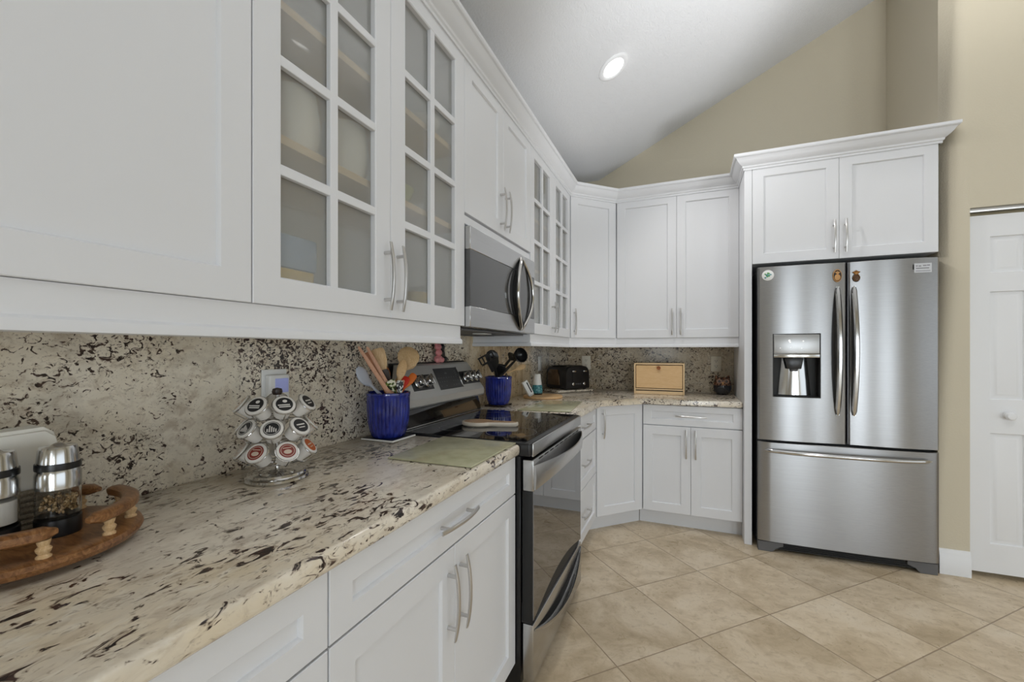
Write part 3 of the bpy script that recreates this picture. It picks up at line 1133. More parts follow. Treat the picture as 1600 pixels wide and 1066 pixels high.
# oven door
DY0, DY1 = RY0 + 0.008, RY1 - 0.010
YC = (DY0 + DY1) / 2
HW = (DY1 - DY0) / 2
NS = 28
tt = [-1 + 2 * i / NS for i in range(NS + 1)]
mb = MB()
poly = [(DY0 + 0.001, 0.742)] + [(YC + HW * s * 0.9985, 0.270 + 0.054 * (1 - s * s) ** 1.2) for s in tt] + [(DY1 - 0.001, 0.742)]
MXX = Matrix(((0, 0, 1, 0), (1, 0, 0, 0), (0, 1, 0, 0), (0, 0, 0, 1)))
mb.prism(poly, 0.657, 0.696, MXX, 0.002, 2)
dr = obj('oven_door', mb, M_blackmatte, t)
M_ovenglass = mat('oven_glass', (0.010, 0.010, 0.011, 1), 0.02, spec=0.5)
M_ovenglass.node_tree.nodes['Principled BSDF'].inputs['IOR'].default_value = 3.6
mb = MB()
poly = [(DY0 + 0.006, 0.742)] + [(YC + HW * s * 0.985, 0.274 + 0.054 * (1 - s * s) ** 1.2) for s in tt] + [(DY1 - 0.006, 0.742)]
mb.prism(poly, 0.6962, 0.6992, MXX)
obj('window', mb, M_ovenglass, dr)
mb = MB()
mb.box(0.660, 0.701, DY0, DY1, 0.743, 0.856, 0.003, None, 2)
obj('door_band', mb, M_steely, dr)


def lip(z_lo, z_hi, bulge_hi, bulge_lo, drop, thick=0.006, x0=0.701):
    """bowed pull: a curved lip that swells out from the face and leaves a finger pocket behind it"""
    mb = MB()
    Ls = []
    for s in tt:
        k = max(0.0, 1 - s * s)
        zl = z_lo + (z_hi - z_lo - 0.012) * (1 - k ** 0.8) * drop
        xo, xi = x0 + bulge_hi * k, x0 + bulge_lo * k
        y = YC + HW * s * 0.985
        zh = z_hi
        Ls.append([(x0 - 0.002, y, zl), (xi + thick, y, zl), ((xo + xi) / 2 + thick * 1.6, y, (zl + zh) / 2), (xo + thick, y, zh - 0.004), (xo + thick * 0.6, y, zh), (xo, y, zh - 0.003), ((xo + xi) / 2 - 0.002 * k, y, (zl + zh) / 2), (x0 - 0.002, y, zl + 0.004)])
    mb.loops(Ls)
    return mb


obj('handle', lip(0.748, 0.838, 0.052, 0.010, 0.0), M_steely, dr, sharp=50)
mb = MB()
for i in range(9):
    yy = DY0 + 0.06 + i * 0.072
    mb.box(0.7011, 0.7020, yy, yy + 0.045, 0.8475, 0.8525, 0, None)
obj('vent_slot', mb, M_blackmatte, dr)
# storage drawer
def lip2():
    """drawer pull: a bowed strip hanging below the top edge"""
    mb = MB()
    Ls = []
    for s in tt:
        k = max(0.0, 1 - s * s)
        y = YC + HW * 0.97 * s
        zt = 0.240 - 0.062 * k
        zb = 0.232 - 0.090 * k
        xo = 0.7005 + 0.034 * k
        Ls.append([(0.699, y, zb), (0.704 + 0.022 * k, y, zb + 0.002), (xo + 0.004, y, zt - 0.006), (xo + 0.003, y, zt), (xo - 0.001, y, zt - 0.003), (0.702 + 0.015 * k, y, zb + 0.006), (0.699, y, zb + 0.004)])
    mb.loops(Ls)
    return mb


mb = MB()
mb.box(0.660, 0.700, DY0, DY1, 0.052, 0.258, 0.003, None, 2)
sd = obj('storage_drawer', mb, M_steely, t)
obj('handle', lip2(), M_steely, sd, sharp=50)
mb = MB()
mb.prism([(YC + HW * 0.90 * s, 0.232 - 0.030 * (1 - s * s)) for s in tt] + [(YC + HW * 0.90 * s, 0.232 - 0.075 * (1 - s * s)) for s in tt[::-1]], 0.7003, 0.7010, MXX)
obj('lip_shadow', mb, M_blackmatte, sd)  # black crescent standing in for the shadow inside the lip
mb = MB()
mb.box(0.6535, 0.690, DY0 + 0.003, DY1 - 0.003, 0.259, 0.330, 0.001, None, 1)
obj('door_gap', mb, M_blackmatte, t)

# ------------------------------------------------------------------ microwave
y0, y1, xf = 1.516, 2.287, 0.418
t = empty('microwave', (0.2, (y0 + y1) / 2, 1.345), 'stainless over-the-range microwave with a leaf-shaped double handle', 'microwave')
mb = MB()
mb.box(0.022, 0.376, y0 + 0.002, y1 - 0.002, 1.346, 1.752, 0.002, None, 1)
obj('body', mb, M_black, t)
mb = MB()
mb.box(0.06, 0.36, y0 + 0.03, y1 - 0.03, 1.338, 1.346, 0.001, None, 1)
for i in range(10):
    mb.box(0.09 + i * 0.012, 0.095 + i * 0.012, y0 + 0.08, y0 + 0.30, 1.335, 1.3385, 0, None)
    mb.box(0.09 + i * 0.012, 0.095 + i * 0.012, y1 - 0.30, y1 - 0.08, 1.335, 1.3385, 0, None)
obj('grease_filter', mb, M_grey, t)
mb = MB()
mb.box(0.25, 0.31, y0 + 0.34, y0 + 0.43, 1.334, 1.3385, 0.001)
obj('lamp_cover', mb, M_plate_w, t)
ysp = 2.120
mb = MB()
mb.box(0.377, xf, y0, ysp, 1.348, 1.432, 0.002, None, 1)
mb.box(0.377, xf, y0, ysp, 1.660, 1.752, 0.002, None, 1)
dm = obj('door', mb, M_steely, t)
mb = MB()
mb.box(0.377, xf - 0.0015, y0 + 0.001, ysp, 1.4322, 1.6598, 0.001, None, 1)
M_mwglass = mat('microwave_glass', (0.05, 0.05, 0.051, 1), 0.10)
M_mwglass.node_tree.nodes['Principled BSDF'].inputs['IOR'].default_value = 1.8
obj('window', mb, M_mwglass, dm)
mb = MB()
mb.box(0.377, xf, ysp + 0.002, y1, 1.348, 1.432, 0.002, None, 1)
mb.box(0.377, xf, ysp + 0.002, y1, 1.660, 1.752, 0.002, None, 1)
cpn = obj('control_side', mb, M_steely, t)
mb = MB()
mb.box(0.377, xf - 0.0015, ysp + 0.002, y1 - 0.001, 1.4322, 1.6598, 0.001, None, 1)
obj('touch_panel', mb, M_mwglass, cpn)
HY, HZ = 2.066, 1.546
for sgn, par in ((-1, dm), (1, dm)):
    mb = MB()
    pts, rr = [], []
    for i in range(29):
        s = -1 + 2 * i / 28
        k = 1 - s * s
        pts.append((xf + 0.004 + 0.026 * k ** 0.7, HY + sgn * 0.108 * k, HZ + 0.182 * s))
        rr.append(0.0085)
    mb.tube(pts, rr, 10)
    obj('handle', mb, M_chrome, par)
mb = MB()
mb.prism([(HY + 0.100 * (1 - s * s), HZ + 0.174 * s) for s in tt] + [(HY - 0.100 * (1 - s * s), HZ + 0.174 * s) for s in tt[::-1]], xf + 0.0002, xf + 0.016, MXX)
hb = obj('handle_back', mb, M_blackmatte, dm)
mb = MB()
mb.prism([(HY + 0.058 * (1 - s * s), HZ + 0.150 * s) for s in tt] + [(HY - 0.066 * (1 - s * s), HZ + 0.150 * s) for s in tt[::-1]], xf + 0.0162, xf + 0.018, MXX)
obj('handle_inset', mb, M_mwglass, hb)

# ------------------------------------------------------------------ fridge
FM = T(1.622, 3.078, 0, 1.6)
FW = 0.888
t = empty('refrigerator', tuple(FM @ Vector((FW / 2, 0.36, 0))), 'tall stainless french-door refrigerator with ice dispenser and bottom freezer drawer', 'refrigerator')
M_fbody = mat('fridge_body', (0.045, 0.045, 0.047, 1), 0.45)
mb = MB()
mb.box(0.004, FW - 0.004, 0.075, 0.70, 0.030, 1.760, 0.003, FM, 1)
obj('body', mb, M_fbody, t)
BUL = 0.014


def fy(x, a, b):
    u = (2 * x - a - b) / (b - a)
    return 0.004 - BUL * (1 - u * u) + 0.010 * max(0, abs(u) - 0.96) / 0.04


def fdoor(a, b, z0, z1, hole=None, name='door'):
    mb = MB()
    xs = {a, b}
    for i in range(25):
        xs.add(a + (b - a) * i / 24)
    for k in (0.004, 0.010):
        xs |= {a + k, b - k}
    zs = [z0, z0 + 0.003, z1 - 0.003, z1]
    if hole:
        xs |= {hole[0], hole[1]}
        zs += [hole[2], hole[3]]
    xs, zs = sorted(xs), sorted(zs)
    V = {}
    for i, x in enumerate(xs):
        for j, z in enumerate(zs):
            e = 0.004 if j in (0, len(zs) - 1) else 0
            V[i, j] = mb._v((x, fy(x, a, b) + e, z), FM)
    for i in range(len(xs) - 1):
        for j in range(len(zs) - 1):
            if hole and hole[0] - 1e-6 <= xs[i] < hole[1] - 1e-6 and hole[2] - 1e-6 <= zs[j] < hole[3] - 1e-6:
                continue
            mb._f([V[i, j], V[i + 1, j], V[i + 1, j + 1], V[i, j + 1]])
    back = [mb._v(p, FM) for p in ((a, 0.072, z0), (b, 0.072, z0), (b, 0.072, z1), (a, 0.072, z1))]
    n, m = len(xs), len(zs)
    mb._f(back[::-1])
    mb._f([back[0], back[1]] + [V[i, 0] for i in range(n - 1, -1, -1)])
    mb._f([back[3], back[2]] + [V[i, m - 1] for i in range(n - 1, -1, -1)])
    mb._f([back[0], back[3]] + [V[0, j] for j in range(m - 1, -1, -1)])
    mb._f([back[1], back[2]] + [V[n - 1, j] for j in range(m - 1, -1, -1)])
    return obj(name, mb, M_steel, t, sharp=30)


HX0, HX1, HZ0, HZ1 = 0.080, 0.330, 0.968, 1.358
SPL = 0.4645
ld = fdoor(0, SPL - 0.003, 0.698, 1.776, (HX0, HX1, HZ0, HZ1))
rd = fdoor(SPL + 0.003, FW, 0.698, 1.776)
fd = fdoor(0, FW, 0.066, 0.686, name='freezer_drawer')
# dispenser
yf = fy(0.2, 0, SPL)
mb = MB()
g0 = 0.003
mb.box(HX0 + 0.0005, HX1 - 0.0005, 0.060, 0.066, HZ0 + 0.0005, HZ1 - 0.0005, 0, FM)
mb.box(HX0 + 0.0005, HX0 + 0.004, yf + 0.003, 0.060, HZ0 + 0.0005, HZ1 - 0.0005, 0, FM)
mb.box(HX1 - 0.004, HX1 - 0.0005, yf + 0.003, 0.060, HZ0 + 0.0005, HZ1 - 0.0005, 0, FM)
mb.box(HX0 + 0.004, HX1 - 0.004, yf + 0.003, 0.060, HZ0 + 0.0005, HZ0 + 0.006, 0, FM)
dsp = obj('dispenser', mb, M_blackmatte, ld)
mb = MB()
Ls = []
for z, hw in ((HZ0 + 0.012, 0.088), (HZ0 + 0.10, 0.080), (HZ0 + 0.2, 0.070), (1.222, 0.066)):
    L = []
    for i in range(13):
        s = -1 + i / 6
        L.append((0.205 + hw * s, 0.050 - 0.020 * (1 - s * s), z))
    L += [(0.205 + hw, 0.0595, z), (0.205 - hw, 0.0595, z)]
    Ls.append(L)
mb.loops(Ls, FM)
obj('splash_plate', mb, M_steels, ld)
mb = MB()
mb.box(HX0 + 0.004, HX1 - 0.004, yf + 0.0025, 0.055, 1.236, HZ1 - 0.004, 0.004, FM, 3)
M_panel = mat('dispenser_panel', (0.42, 0.42, 0.42, 1), 0.32, 0.85)
obj('dispenser_panel', mb, M_panel, ld)
mb = MB()
mb.prism([(HX0 + 0.005, yf + 0.001), (HX1 - 0.005, yf + 0.001), (HX1 - 0.012, 0.050), (HX0 + 0.012, 0.050)], 1.212, 1.2355, FM, 0.002, 2)
obj('dispenser_lip', mb, M_steels, ld)
mb = MB()
for x, z, r in ((0.168, 1.316, 0.006), (0.172, 1.306, 0.005), (0.240, 1.312, 0.004), (0.176, 1.275, 0.003), (0.120, 1.270, 0.003), (0.232, 1.268, 0.003)):
    mb.lathe([(0, 0), (r, 0), (r, 0.0012), (0, 0.0014)], 14, FM @ Matrix.Translation((x, yf + 0.0026, z)) @ Matrix.Rotation(R(90), 4, 'X'))
obj('indicator', mb, mat('indicator_light', (0.9, 0.9, 0.9, 1), 0.4, emit=((1, 1, 1, 1), 0.5)), ld)
mb = MB()
mb.prism([(0.142, 1.211), (0.245, 1.211), (0.232, 1.142), (0.155, 1.142)], -0.046, -yf - 0.006, FM @ MX, 0.004, 2)
obj('lever', mb, M_black, ld)
mb = MB()
mb.lathe([(0, 1.128), (0.02, 1.128), (0.024, 1.142), (0, 1.142)], 20, FM @ Matrix.Translation((0.195, 0.014, 0)))
obj('spout', mb, M_grey, ld)


def fhandle(x, door, a, b):
    z0, z1 = 0.872, 1.632
    N = 30
    yb = fy(x, a, b)
    mb = MB()
    Ls, Bs = [], []
    for i in range(N + 1):
        s = -1 + 2 * i / N
        k = 1 - abs(s) ** 2.2
        z = (z0 + z1) / 2 + (z1 - z0) / 2 * s
        yo = yb - 0.006 - 0.048 * k
        hw = 0.013 * (0.55 + 0.45 * min(1, (1 - abs(s)) / 0.06))
        Ls.append([(x - hw, yo + 0.012 * min(1, k * 6), z), (x + hw, yo + 0.012 * min(1, k * 6), z), (x + hw, yo + 0.003, z), (x + hw * 0.5, yo - 0.003, z), (x - hw * 0.5, yo - 0.003, z), (x - hw, yo + 0.003, z)])
        kb = k * min(1, (1 - abs(s)) / 0.03)
        Bs.append([(x - hw * 0.8, yb + 0.001, z), (x + hw * 0.8, yb + 0.001, z), (x + hw * 0.8, yb - 0.0011 - 0.041 * kb, z), (x - hw * 0.8, yb - 0.0011 - 0.041 * kb, z)])
    mb.loops(Ls, FM)
    mb.mi = 1
    mb.loops(Bs[1:-1], FM)
    obj('handle', mb, [M_steels, M_black], door, sharp=40)


fhandle(0.414, ld, 0, SPL - 0.003)
fhandle(0.494, rd, SPL + 0.003, FW)
mb = MB()
pts, rr = [], []
N = 36
for i in range(N + 1):
    s = -1 + 2 * i / N
    k = 1 - s ** 4
    x = FW / 2 + 0.405 * s
    pts.append(FM @ Vector((x, fy(x, 0, FW) - 0.004 - 0.044 * k, 0.636)))
    rr.append(0.0125 * (0.5 + 0.5 * min(1, (1 - abs(s)) / 0.05)))
mb.tube(pts, rr, 12)
obj('handle', mb, M_steels, fd)
mb = MB()
mb.box(0.095, FW - 0.095, 0.030, 0.050, 0.014, 0.062, 0.001, FM, 1)
for i in range(4):
    mb.box(0.12, FW - 0.12, 0.024, 0.031, 0.021 + i * 0.010, 0.025 + i * 0.010, 0, FM)
obj('kick_grille', mb, M_blackmatte, t)
for a, b, sg in ((0.004, 0.080, 1), (FW - 0.080, FW - 0.004, -1)):
    mb = MB()
    q0, q1 = (a, b) if sg > 0 else (b, a)
    mb.prism([(q0, 0.0), (q1, 0.0), (q1 + sg * 0.012, 0.010), (q1 + sg * 0.020, 0.026), (q1 + sg * 0.060, 0.040), (q1 + sg * 0.060, 0.062), (q0, 0.062)], -0.060, -0.012, FM @ MX, 0.002, 1)
    obj('foot', mb, M_grey, t)


def on_fridge(name, x, z, build, label, cat, a=0.0, b=None):
    b = (SPL - 0.003) if b is None else b
    y = fy(x, a, b)
    du = 0.002
    ang = math.atan2(fy(x + du, a, b) - fy(x - du, a, b), 2 * du)
    M = FM @ Matrix.Translation((x, y - 0.0006, z)) @ Matrix.Rotation(ang, 4, 'Z') @ Matrix.Rotation(R(90), 4, 'X')
    loc = tuple(M.translation)
    e = empty(name, loc, label, cat)
    build(M, e)
    return e


def mag_round(M, e):
    mb = MB()
    mb.lathe([(0, 0), (0.032, 0), (0.033, 0.003), (0.030, 0.005), (0, 0.005)], 32, M)
    obj('disc', mb, M_plate_w, e)
    mb = MB()
    random.seed(7)
    for i in range(16):
        an, rr = random.uniform(0, 6.28), random.uniform(0, 0.021)
        c = (rr * math.cos(an), rr * math.sin(an), 0.0052)
        mb.mi = i % 2
        mb.ball(c, (random.uniform(0.004, 0.008), random.uniform(0.003, 0.006), 0.0018), 10, 6, M)
    obj('motif', mb, [M_teal, mat('magnet_green', srgb(96, 164, 92), 0.4)], e)


def pineapple(mb, M, s, z):
    mb.mi = 0
    mb.ball((0, -0.010 * s, z), (0.015 * s, 0.019 * s, 0.004), 18, 10, M)
    for k in range(-2, 3):
        mb.tube([(0, 0.008 * s, z), (0.004 * s * k, 0.018 * s, z + 0.001), (0.007 * s * k, (0.028 - abs(k) * 0.004) * s, z)], [0.003 * s, 0.0032 * s, 0.0008 * s], 6, M)


def mag_oval(M, e):
    mb = MB()
    mb.lathe([(0, 0), (1, 0), (1.02, 0.003), (0.94, 0.005), (0, 0.005)], 36, M @ Matrix.Diagonal((0.022, 0.036, 1, 1)))
    obj('plaque', mb, M_darkbrown, e)
    mb = MB()
    L = [[(0.0215 * math.cos(2 * PI * k / 36) * f, 0.0355 * math.sin(2 * PI * k / 36) * f, z) for k in range(36)] for f, z in ((1.05, 0.0005), (1.08, 0.004), (0.98, 0.0062), (0.93, 0.0048))]
    mb.loops(L, M, False, False)
    obj('border', mb, M_tan, e)
    mb = MB()
    pineapple(mb, M, 1.02, 0.005)
    obj('pineapple', mb, M_tan, e)


def mag_pine(M, e):
    mb = MB()
    random.seed(2)
    mb.ball((0, -0.012, 0.003), (0.019, 0.024, 0.006), 20, 12, M)
    obj('fruit', mb, M_darkbrown, e)
    mb = MB()
    for r_ in range(5):
        for c in range(-2, 3):
            x = c * 0.008 + (0.004 if r_ % 2 else 0)
            y = -0.028 + r_ * 0.0085
            if (x / 0.018) ** 2 + ((y + 0.012) / 0.023) ** 2 < 0.9:
                mb.ball((x, y, 0.0075), (0.0030, 0.0032, 0.0028), 8, 6, M)
    obj('scales', mb, M_bronze, e)
    mb = MB()
    for k in range(-3, 4):
        mb.tube([(0.001 * k, 0.010, 0.004), (0.0045 * k, 0.021, 0.005), (0.0065 * k, 0.034 - abs(k) * 0.004, 0.004)], [0.0035, 0.004, 0.001], 6, M)
    obj('fronds', mb, M_bronze, e)


def sticker(M, e):
    mb = MB()
    mb.box(-0.040, 0.040, -0.026, 0.026, 0, 0.0008, 0, M)
    obj('card', mb, mat('sticker_white', srgb(206, 208, 212), 0.5), e)
    mb = MB()
    mb.mi = 0
    mb.box(-0.032, 0.028, -0.004, 0.0, 0.0008, 0.0010, 0, M)
    mb.mi = 1
    mb.box(-0.0455, -0.0405, -0.008, 0.020, 0, 0.0010, 0, M)
    mb.mi = 2
    for a, b, z in ((-0.032, -0.024, 0.012), (-0.020, -0.008, 0.011), (0.0, 0.016, 0.013), (0.018, 0.032, 0.014)):
        mb.box(a, b, z - 0.004, z + 0.003, 0.0008, 0.0010, 0, M)
    mb.box(-0.034, 0.034, -0.019, -0.015, 0.0008, 0.0010, 0, M)
    obj('print', mb, [M_grey, M_black, mat('sticker_grey', srgb(148, 146, 154), 0.5)], e)


on_fridge('fridge_magnet', 0.054, 1.722, mag_round, 'round white magnet with green and teal design, top corner of the fridge door', 'magnet')
on_fridge('fridge_magnet', 0.412, 1.698, mag_oval, 'oval brown magnet with a tan pineapple outline above a fridge handle', 'magnet')
on_fridge('fridge_magnet', 0.505, 1.692, mag_pine, 'bronze pineapple-shaped magnet on the plain fridge door', 'magnet', SPL + 0.003, FW)
on_fridge('sticker', 0.810, 1.718, sticker, 'small white printed sticker at the top of the plain fridge door', 'sticker', SPL + 0.003, FW)

# ------------------------------------------------------------------ wall plates
def plate(name, M, w, h, build, label, cat, m=M_plate):
    e = empty(name, tuple(M.translation), label, cat)
    mb = MB()
    mb.box(-w / 2, w / 2, -0.0065, -0.0005, -h / 2, h / 2, 0.0025, M, 2)
    obj('cover', mb, m, e)
    build(M, e)
    return e


def sockets(M, e):
    for z in (0.022, -0.022):
        mb = MB()
        mb.box(-0.016, 0.016, -0.0085, -0.0065, z - 0.0145, z + 0.0145, 0.004, M, 2)
        s = obj('socket', mb, M_plate, e)
        mb = MB()
        mb.box(-0.008, -0.0055, -0.0092, -0.0085, z - 0.001, z + 0.008, 0, M)
        mb.box(0.0055, 0.008, -0.0092, -0.0085, z - 0.001, z + 0.008, 0, M)
        mb.lathe([(0, 0.0085), (0.003, 0.0085), (0.003, 0.0092), (0, 0.0092)], 12, M @ Matrix.Translation((0, 0, z - 0.007)) @ Matrix.Rotation(R(90), 4, 'X'))
        obj('slots', mb, M_gap, s)


def rocker(M, e):
    mb = MB()
    mb.box(-0.017, 0.017, -0.0095, -0.0065, -0.033, 0.033, 0.002, M, 2)
    obj('rocker', mb, M_plate_w, e)


plate('wall_outlet', T(1.425, D - 0.0205, 1.148), 0.078, 0.122, sockets, 'almond double outlet on the granite between bread box and owl jar', 'outlet')
plate('wall_outlet', T(0.368, D - 0.0205, 1.146), 0.078, 0.122, sockets, 'almond double outlet on the granite directly behind the toaster', 'outlet')
plate('wall_switch', T(0.0205, 3.545, 1.142, 90), 0.078, 0.124, rocker, 'white rocker switch plate on the side granite near the corner', 'switch', M_plate_w)


def nightlight(M, e):
    mb = MB()
    mb.box(-0.036, 0.036, -0.030, -0.0065, -0.040, 0.034, 0.006, M, 3)
    b = obj('housing', mb, M_plate_w, e)
    mb = MB()
    mb.box(-0.018, 0.028, -0.0325, -0.0302, -0.022, 0.022, 0.001, M, 1)
    obj('light_panel', mb, M_lavender, b)


plate('night_light', T(0.0205, 0.958, 1.146, 90), 0.086, 0.100, nightlight, 'white plug-in night light with a lavender panel behind the coffee pods', 'night light', M_plate_w)
# ------------------------------------------------------------------ serving tray with gallery rails
CT = 0.9145
TX, TY = 0.200, 0.350
t = empty('serving_tray', (TX, TY, CT), 'round brown wooden tray with curved gallery rails, cut by the photo edge', 'tray')
mb = MB()
mb.lathe([(0, 0), (0.095, 0), (0.098, 0.004), (0.098, 0.010), (0, 0.010)], 48, T(TX, TY, CT))
obj('turntable', mb, M_walnut, t)
mb = MB()
mb.lathe([(0, 0.0105), (0.140, 0.0105), (0.149, 0.014), (0.153, 0.022), (0.150, 0.029), (0.142, 0.032), (0.120, 0.031), (0, 0.031)], 72, T(TX, TY, CT))
obj('plate', mb, M_walnut, t)
TZ = CT + 0.031
RR = 0.134


def rail(a0, a1):
    mb = MB()
    n = max(6, int((a1 - a0) / 6))
    Ls = []
    for i in range(n + 1):
        a = R(a0 + (a1 - a0) * i / n)
        e = min(1, (0.45 + 0.55 * min(i, n - i) / 0.9)) if i in (0, n) else 1
        L = []
        for k in range(12):
            th = 2 * PI * k / 12
            c_, s_ = math.cos(th), math.sin(th)
            q_ = (abs(c_) ** 4 + abs(s_) ** 4) ** 0.25
            rr = RR + 0.0125 * e * c_ / q_
            z = TZ + 0.036 + 0.0095 * e * s_ / q_
            L.append((TX + rr * math.cos(a), TY + rr * math.sin(a), z))
        Ls.append(L)
    mb.loops(Ls)
    obj('gallery_rail', mb, M_walnut, t)


for a0, a1 in ((12, 104), (113, 192), (201, 262), (271, 356)):
    rail(a0, a1)
for a in (27, 63, 92, 127, 158, 184, 212, 250, 282, 315, -10):
    mb = MB()
    mb.lathe([(0, 0), (0.009, 0), (0.009, 0.003), (0.006, 0.006), (0.0085, 0.010), (0.0095, 0.014), (0.006, 0.018), (0.0075, 0.022), (0.0085, 0.0275), (0, 0.0275)], 14, T(TX + RR * math.cos(R(a)), TY + RR * math.sin(R(a)), TZ))
    obj('spindle', mb, M_spoon, t)

M_pepper = mat('peppercorns', srgb(168, 140, 96), 0.7)
g = NT(M_pepper)
g.color(g.ramp(g.noise(g.co, 160, 2, 0.6), [(0.35, srgb(70, 52, 36)), (0.5, srgb(170, 138, 92)), (0.65, srgb(216, 190, 148))]))
M_salt = mat('salt', srgb(226, 222, 214), 0.8)


def grinder(x, y, fill, flabel, label):
    t = empty('spice_grinder', (x, y, TZ), label, 'grinder', 'spice grinders on the tray')
    M = T(x, y, TZ) @ Matrix.Diagonal((0.77, 0.77, 1, 1))
    mb = MB()
    mb.lathe([(0, 0.0005), (0.037, 0.0005), (0.038, 0.004), (0.0375, 0.028), (0.034, 0.030), (0, 0.030)], 40, M)
    obj('base', mb, M_black, t)
    mb = MB()
    mb.lathe([(0.0365, 0.0305), (0.0370, 0.045), (0.0365, 0.078), (0.0335, 0.078), (0.0340, 0.034), (0, 0.0335)], 40, M)
    obj('jar', mb, M_clear, t)
    random.seed(int(x * 1000))
    mb = MB()
    if fill is M_pepper:
        for i in range(150):
            an = random.uniform(0, 2 * PI)
            rr = 0.0295 * math.sqrt(random.random())
            z = 0.038 + random.random() * 0.030 * (1.0 - 0.3 * random.random())
            mb.ball((rr * math.cos(an), rr * math.sin(an), z), random.uniform(0.0022, 0.0034), 6, 4, M)
        o = obj('peppercorns', mb, M_pepper, t)
        o['kind'] = 'stuff'
    else:
        mb.lathe([(0, 0.0345), (0.0325, 0.0345), (0.0325, 0.070), (0, 0.072)], 32, M)
        o = obj('salt', mb, M_salt, t)
        o['kind'] = 'stuff'
    mb = MB()
    mb.lathe([(0.030, 0.0785), (0.0372, 0.0785), (0.0372, 0.102), (0.0345, 0.1095), (0.030, 0.1095)], 40, M)
    obj('collar', mb, M_steels, t)
    mb = MB()
    mb.lathe([(0.030, 0.1098), (0.0368, 0.1098), (0.0372, 0.114), (0.0368, 0.1205), (0.030, 0.1205)], 40, M)
    obj('band', mb, M_black, t)
    mb = MB()
    mb.lathe([(0.030, 0.1208), (0.0345, 0.1208), (0.0315, 0.143), (0.0295, 0.1475), (0.014, 0.1485), (0.010, 0.151), (0.004, 0.153), (0, 0.153)], 40, M)
    obj('cap', mb, M_steels, t)


grinder(0.233, 0.381, M_pepper, 'pepper', 'steel and glass spice grinder holding mixed peppercorns on the wooden tray')
grinder(0.206, 0.316, M_salt, 'salt', 'steel and glass spice grinder holding white salt, cut by the photo edge')

# woven holder with paper napkins, behind the grinders
t = empty('napkin_holder', (0.145, 0.36, TZ), 'grey woven wicker napkin holder behind the spice grinders', 'napkin holder')
M_wicker = wood('grey_wicker', srgb(104, 92, 76), srgb(142, 130, 110), srgb(172, 160, 140), (30, 30, 30), 0.7)
mb = MB()
cxn, cyn, hx, hy = 0.135, 0.352, 0.038, 0.072
for r_ in range(7):
    pts = []
    for k in range(64):
        a = 2 * PI * k / 64
        c_, s_ = math.cos(a), math.sin(a)
        px = cxn + hx * (abs(c_) ** 0.35) * (1 if c_ > 0 else -1)
        py = cyn + hy * (abs(s_) ** 0.35) * (1 if s_ > 0 else -1)
        wv = 0.0025 * math.sin(16 * a + PI * r_)
        pts.append((px + wv * c_, py + wv * s_, TZ + 0.0055 + r_ * 0.0098))
    mb.tube(pts, 0.0052, 6, None, True)
obj('wicker_weave', mb, M_wicker, t)
mb = MB()
mb.box(cxn - hx + 0.008, cxn + hx - 0.008, cyn - hy + 0.008, cyn + hy - 0.008, TZ + 0.001, TZ + 0.006)
obj('base', mb, M_wicker, t)
mb = MB()
for i in range(9):
    xx = cxn - 0.024 + i * 0.0056
    dz = 0.004 * math.sin(i * 2.1)
    poly = [(cyn - 0.052, TZ + 0.007), (cyn + 0.048, TZ + 0.007), (cyn + 0.062 + 0.002 * math.sin(i), TZ + 0.10), (cyn + 0.054, TZ + 0.158 + dz), (cyn + 0.040, TZ + 0.170 + dz), (cyn - 0.070, TZ + 0.166 + dz), (cyn - 0.078, TZ + 0.10)]
    mb.prism(poly, xx, xx + 0.0050, MXX, 0.0012, 1)
obj('paper_napkins', mb, M_paper, loc=(cxn, cyn, TZ + 0.007), label='thick stack of white paper napkins in the wicker holder', cat='napkins', kind='thing')

# ------------------------------------------------------------------ coffee pod carousel
KX, KY = 0.205, 0.822
t = empty('pod_carousel', (KX, KY, CT), 'three-tier chrome carousel holding coffee pods on the granite', 'pod carousel')
KT = T(KX, KY, CT)
mb = MB()
mb.lathe([(0, 0), (0.074, 0), (0.077, 0.004), (0.075, 0.009), (0.068, 0.011), (0.071, 0.015), (0.069, 0.020), (0.056, 0.024), (0.02, 0.026), (0, 0.026)], 64, KT)
obj('base', mb, M_chrome, t)
mb = MB()
mb.lathe([(0, 0.0262), (0.0055, 0.0262), (0.0055, 0.222), (0, 0.222)], 16, KT)
obj('pole', mb, M_chrome, t)
mb = MB()
mb.lathe([(0, 0.2222), (0.010, 0.2222), (0.013, 0.230), (0.011, 0.238), (0, 0.241)], 20, KT)
obj('top_knob', mb, M_darkbrown, t)

view = Vector((CAM[0] - KX, CAM[1] - KY, 0)).normalized()
rightv = Vector((-view.y, view.x, 0))


def pod_matrix(ang, zc, rad, tilt):
    d = view * math.cos(R(ang)) + rightv * math.sin(R(ang))
    ax = (d * math.cos(R(tilt)) + Vector((0, 0, 1)) * math.sin(R(tilt))).normalized()
    c = Vector((KX, KY, CT + zc)) + d * rad
    return Matrix.Translation(c) @ ax.to_track_quat('Z', 'Y').to_matrix().to_4x4()


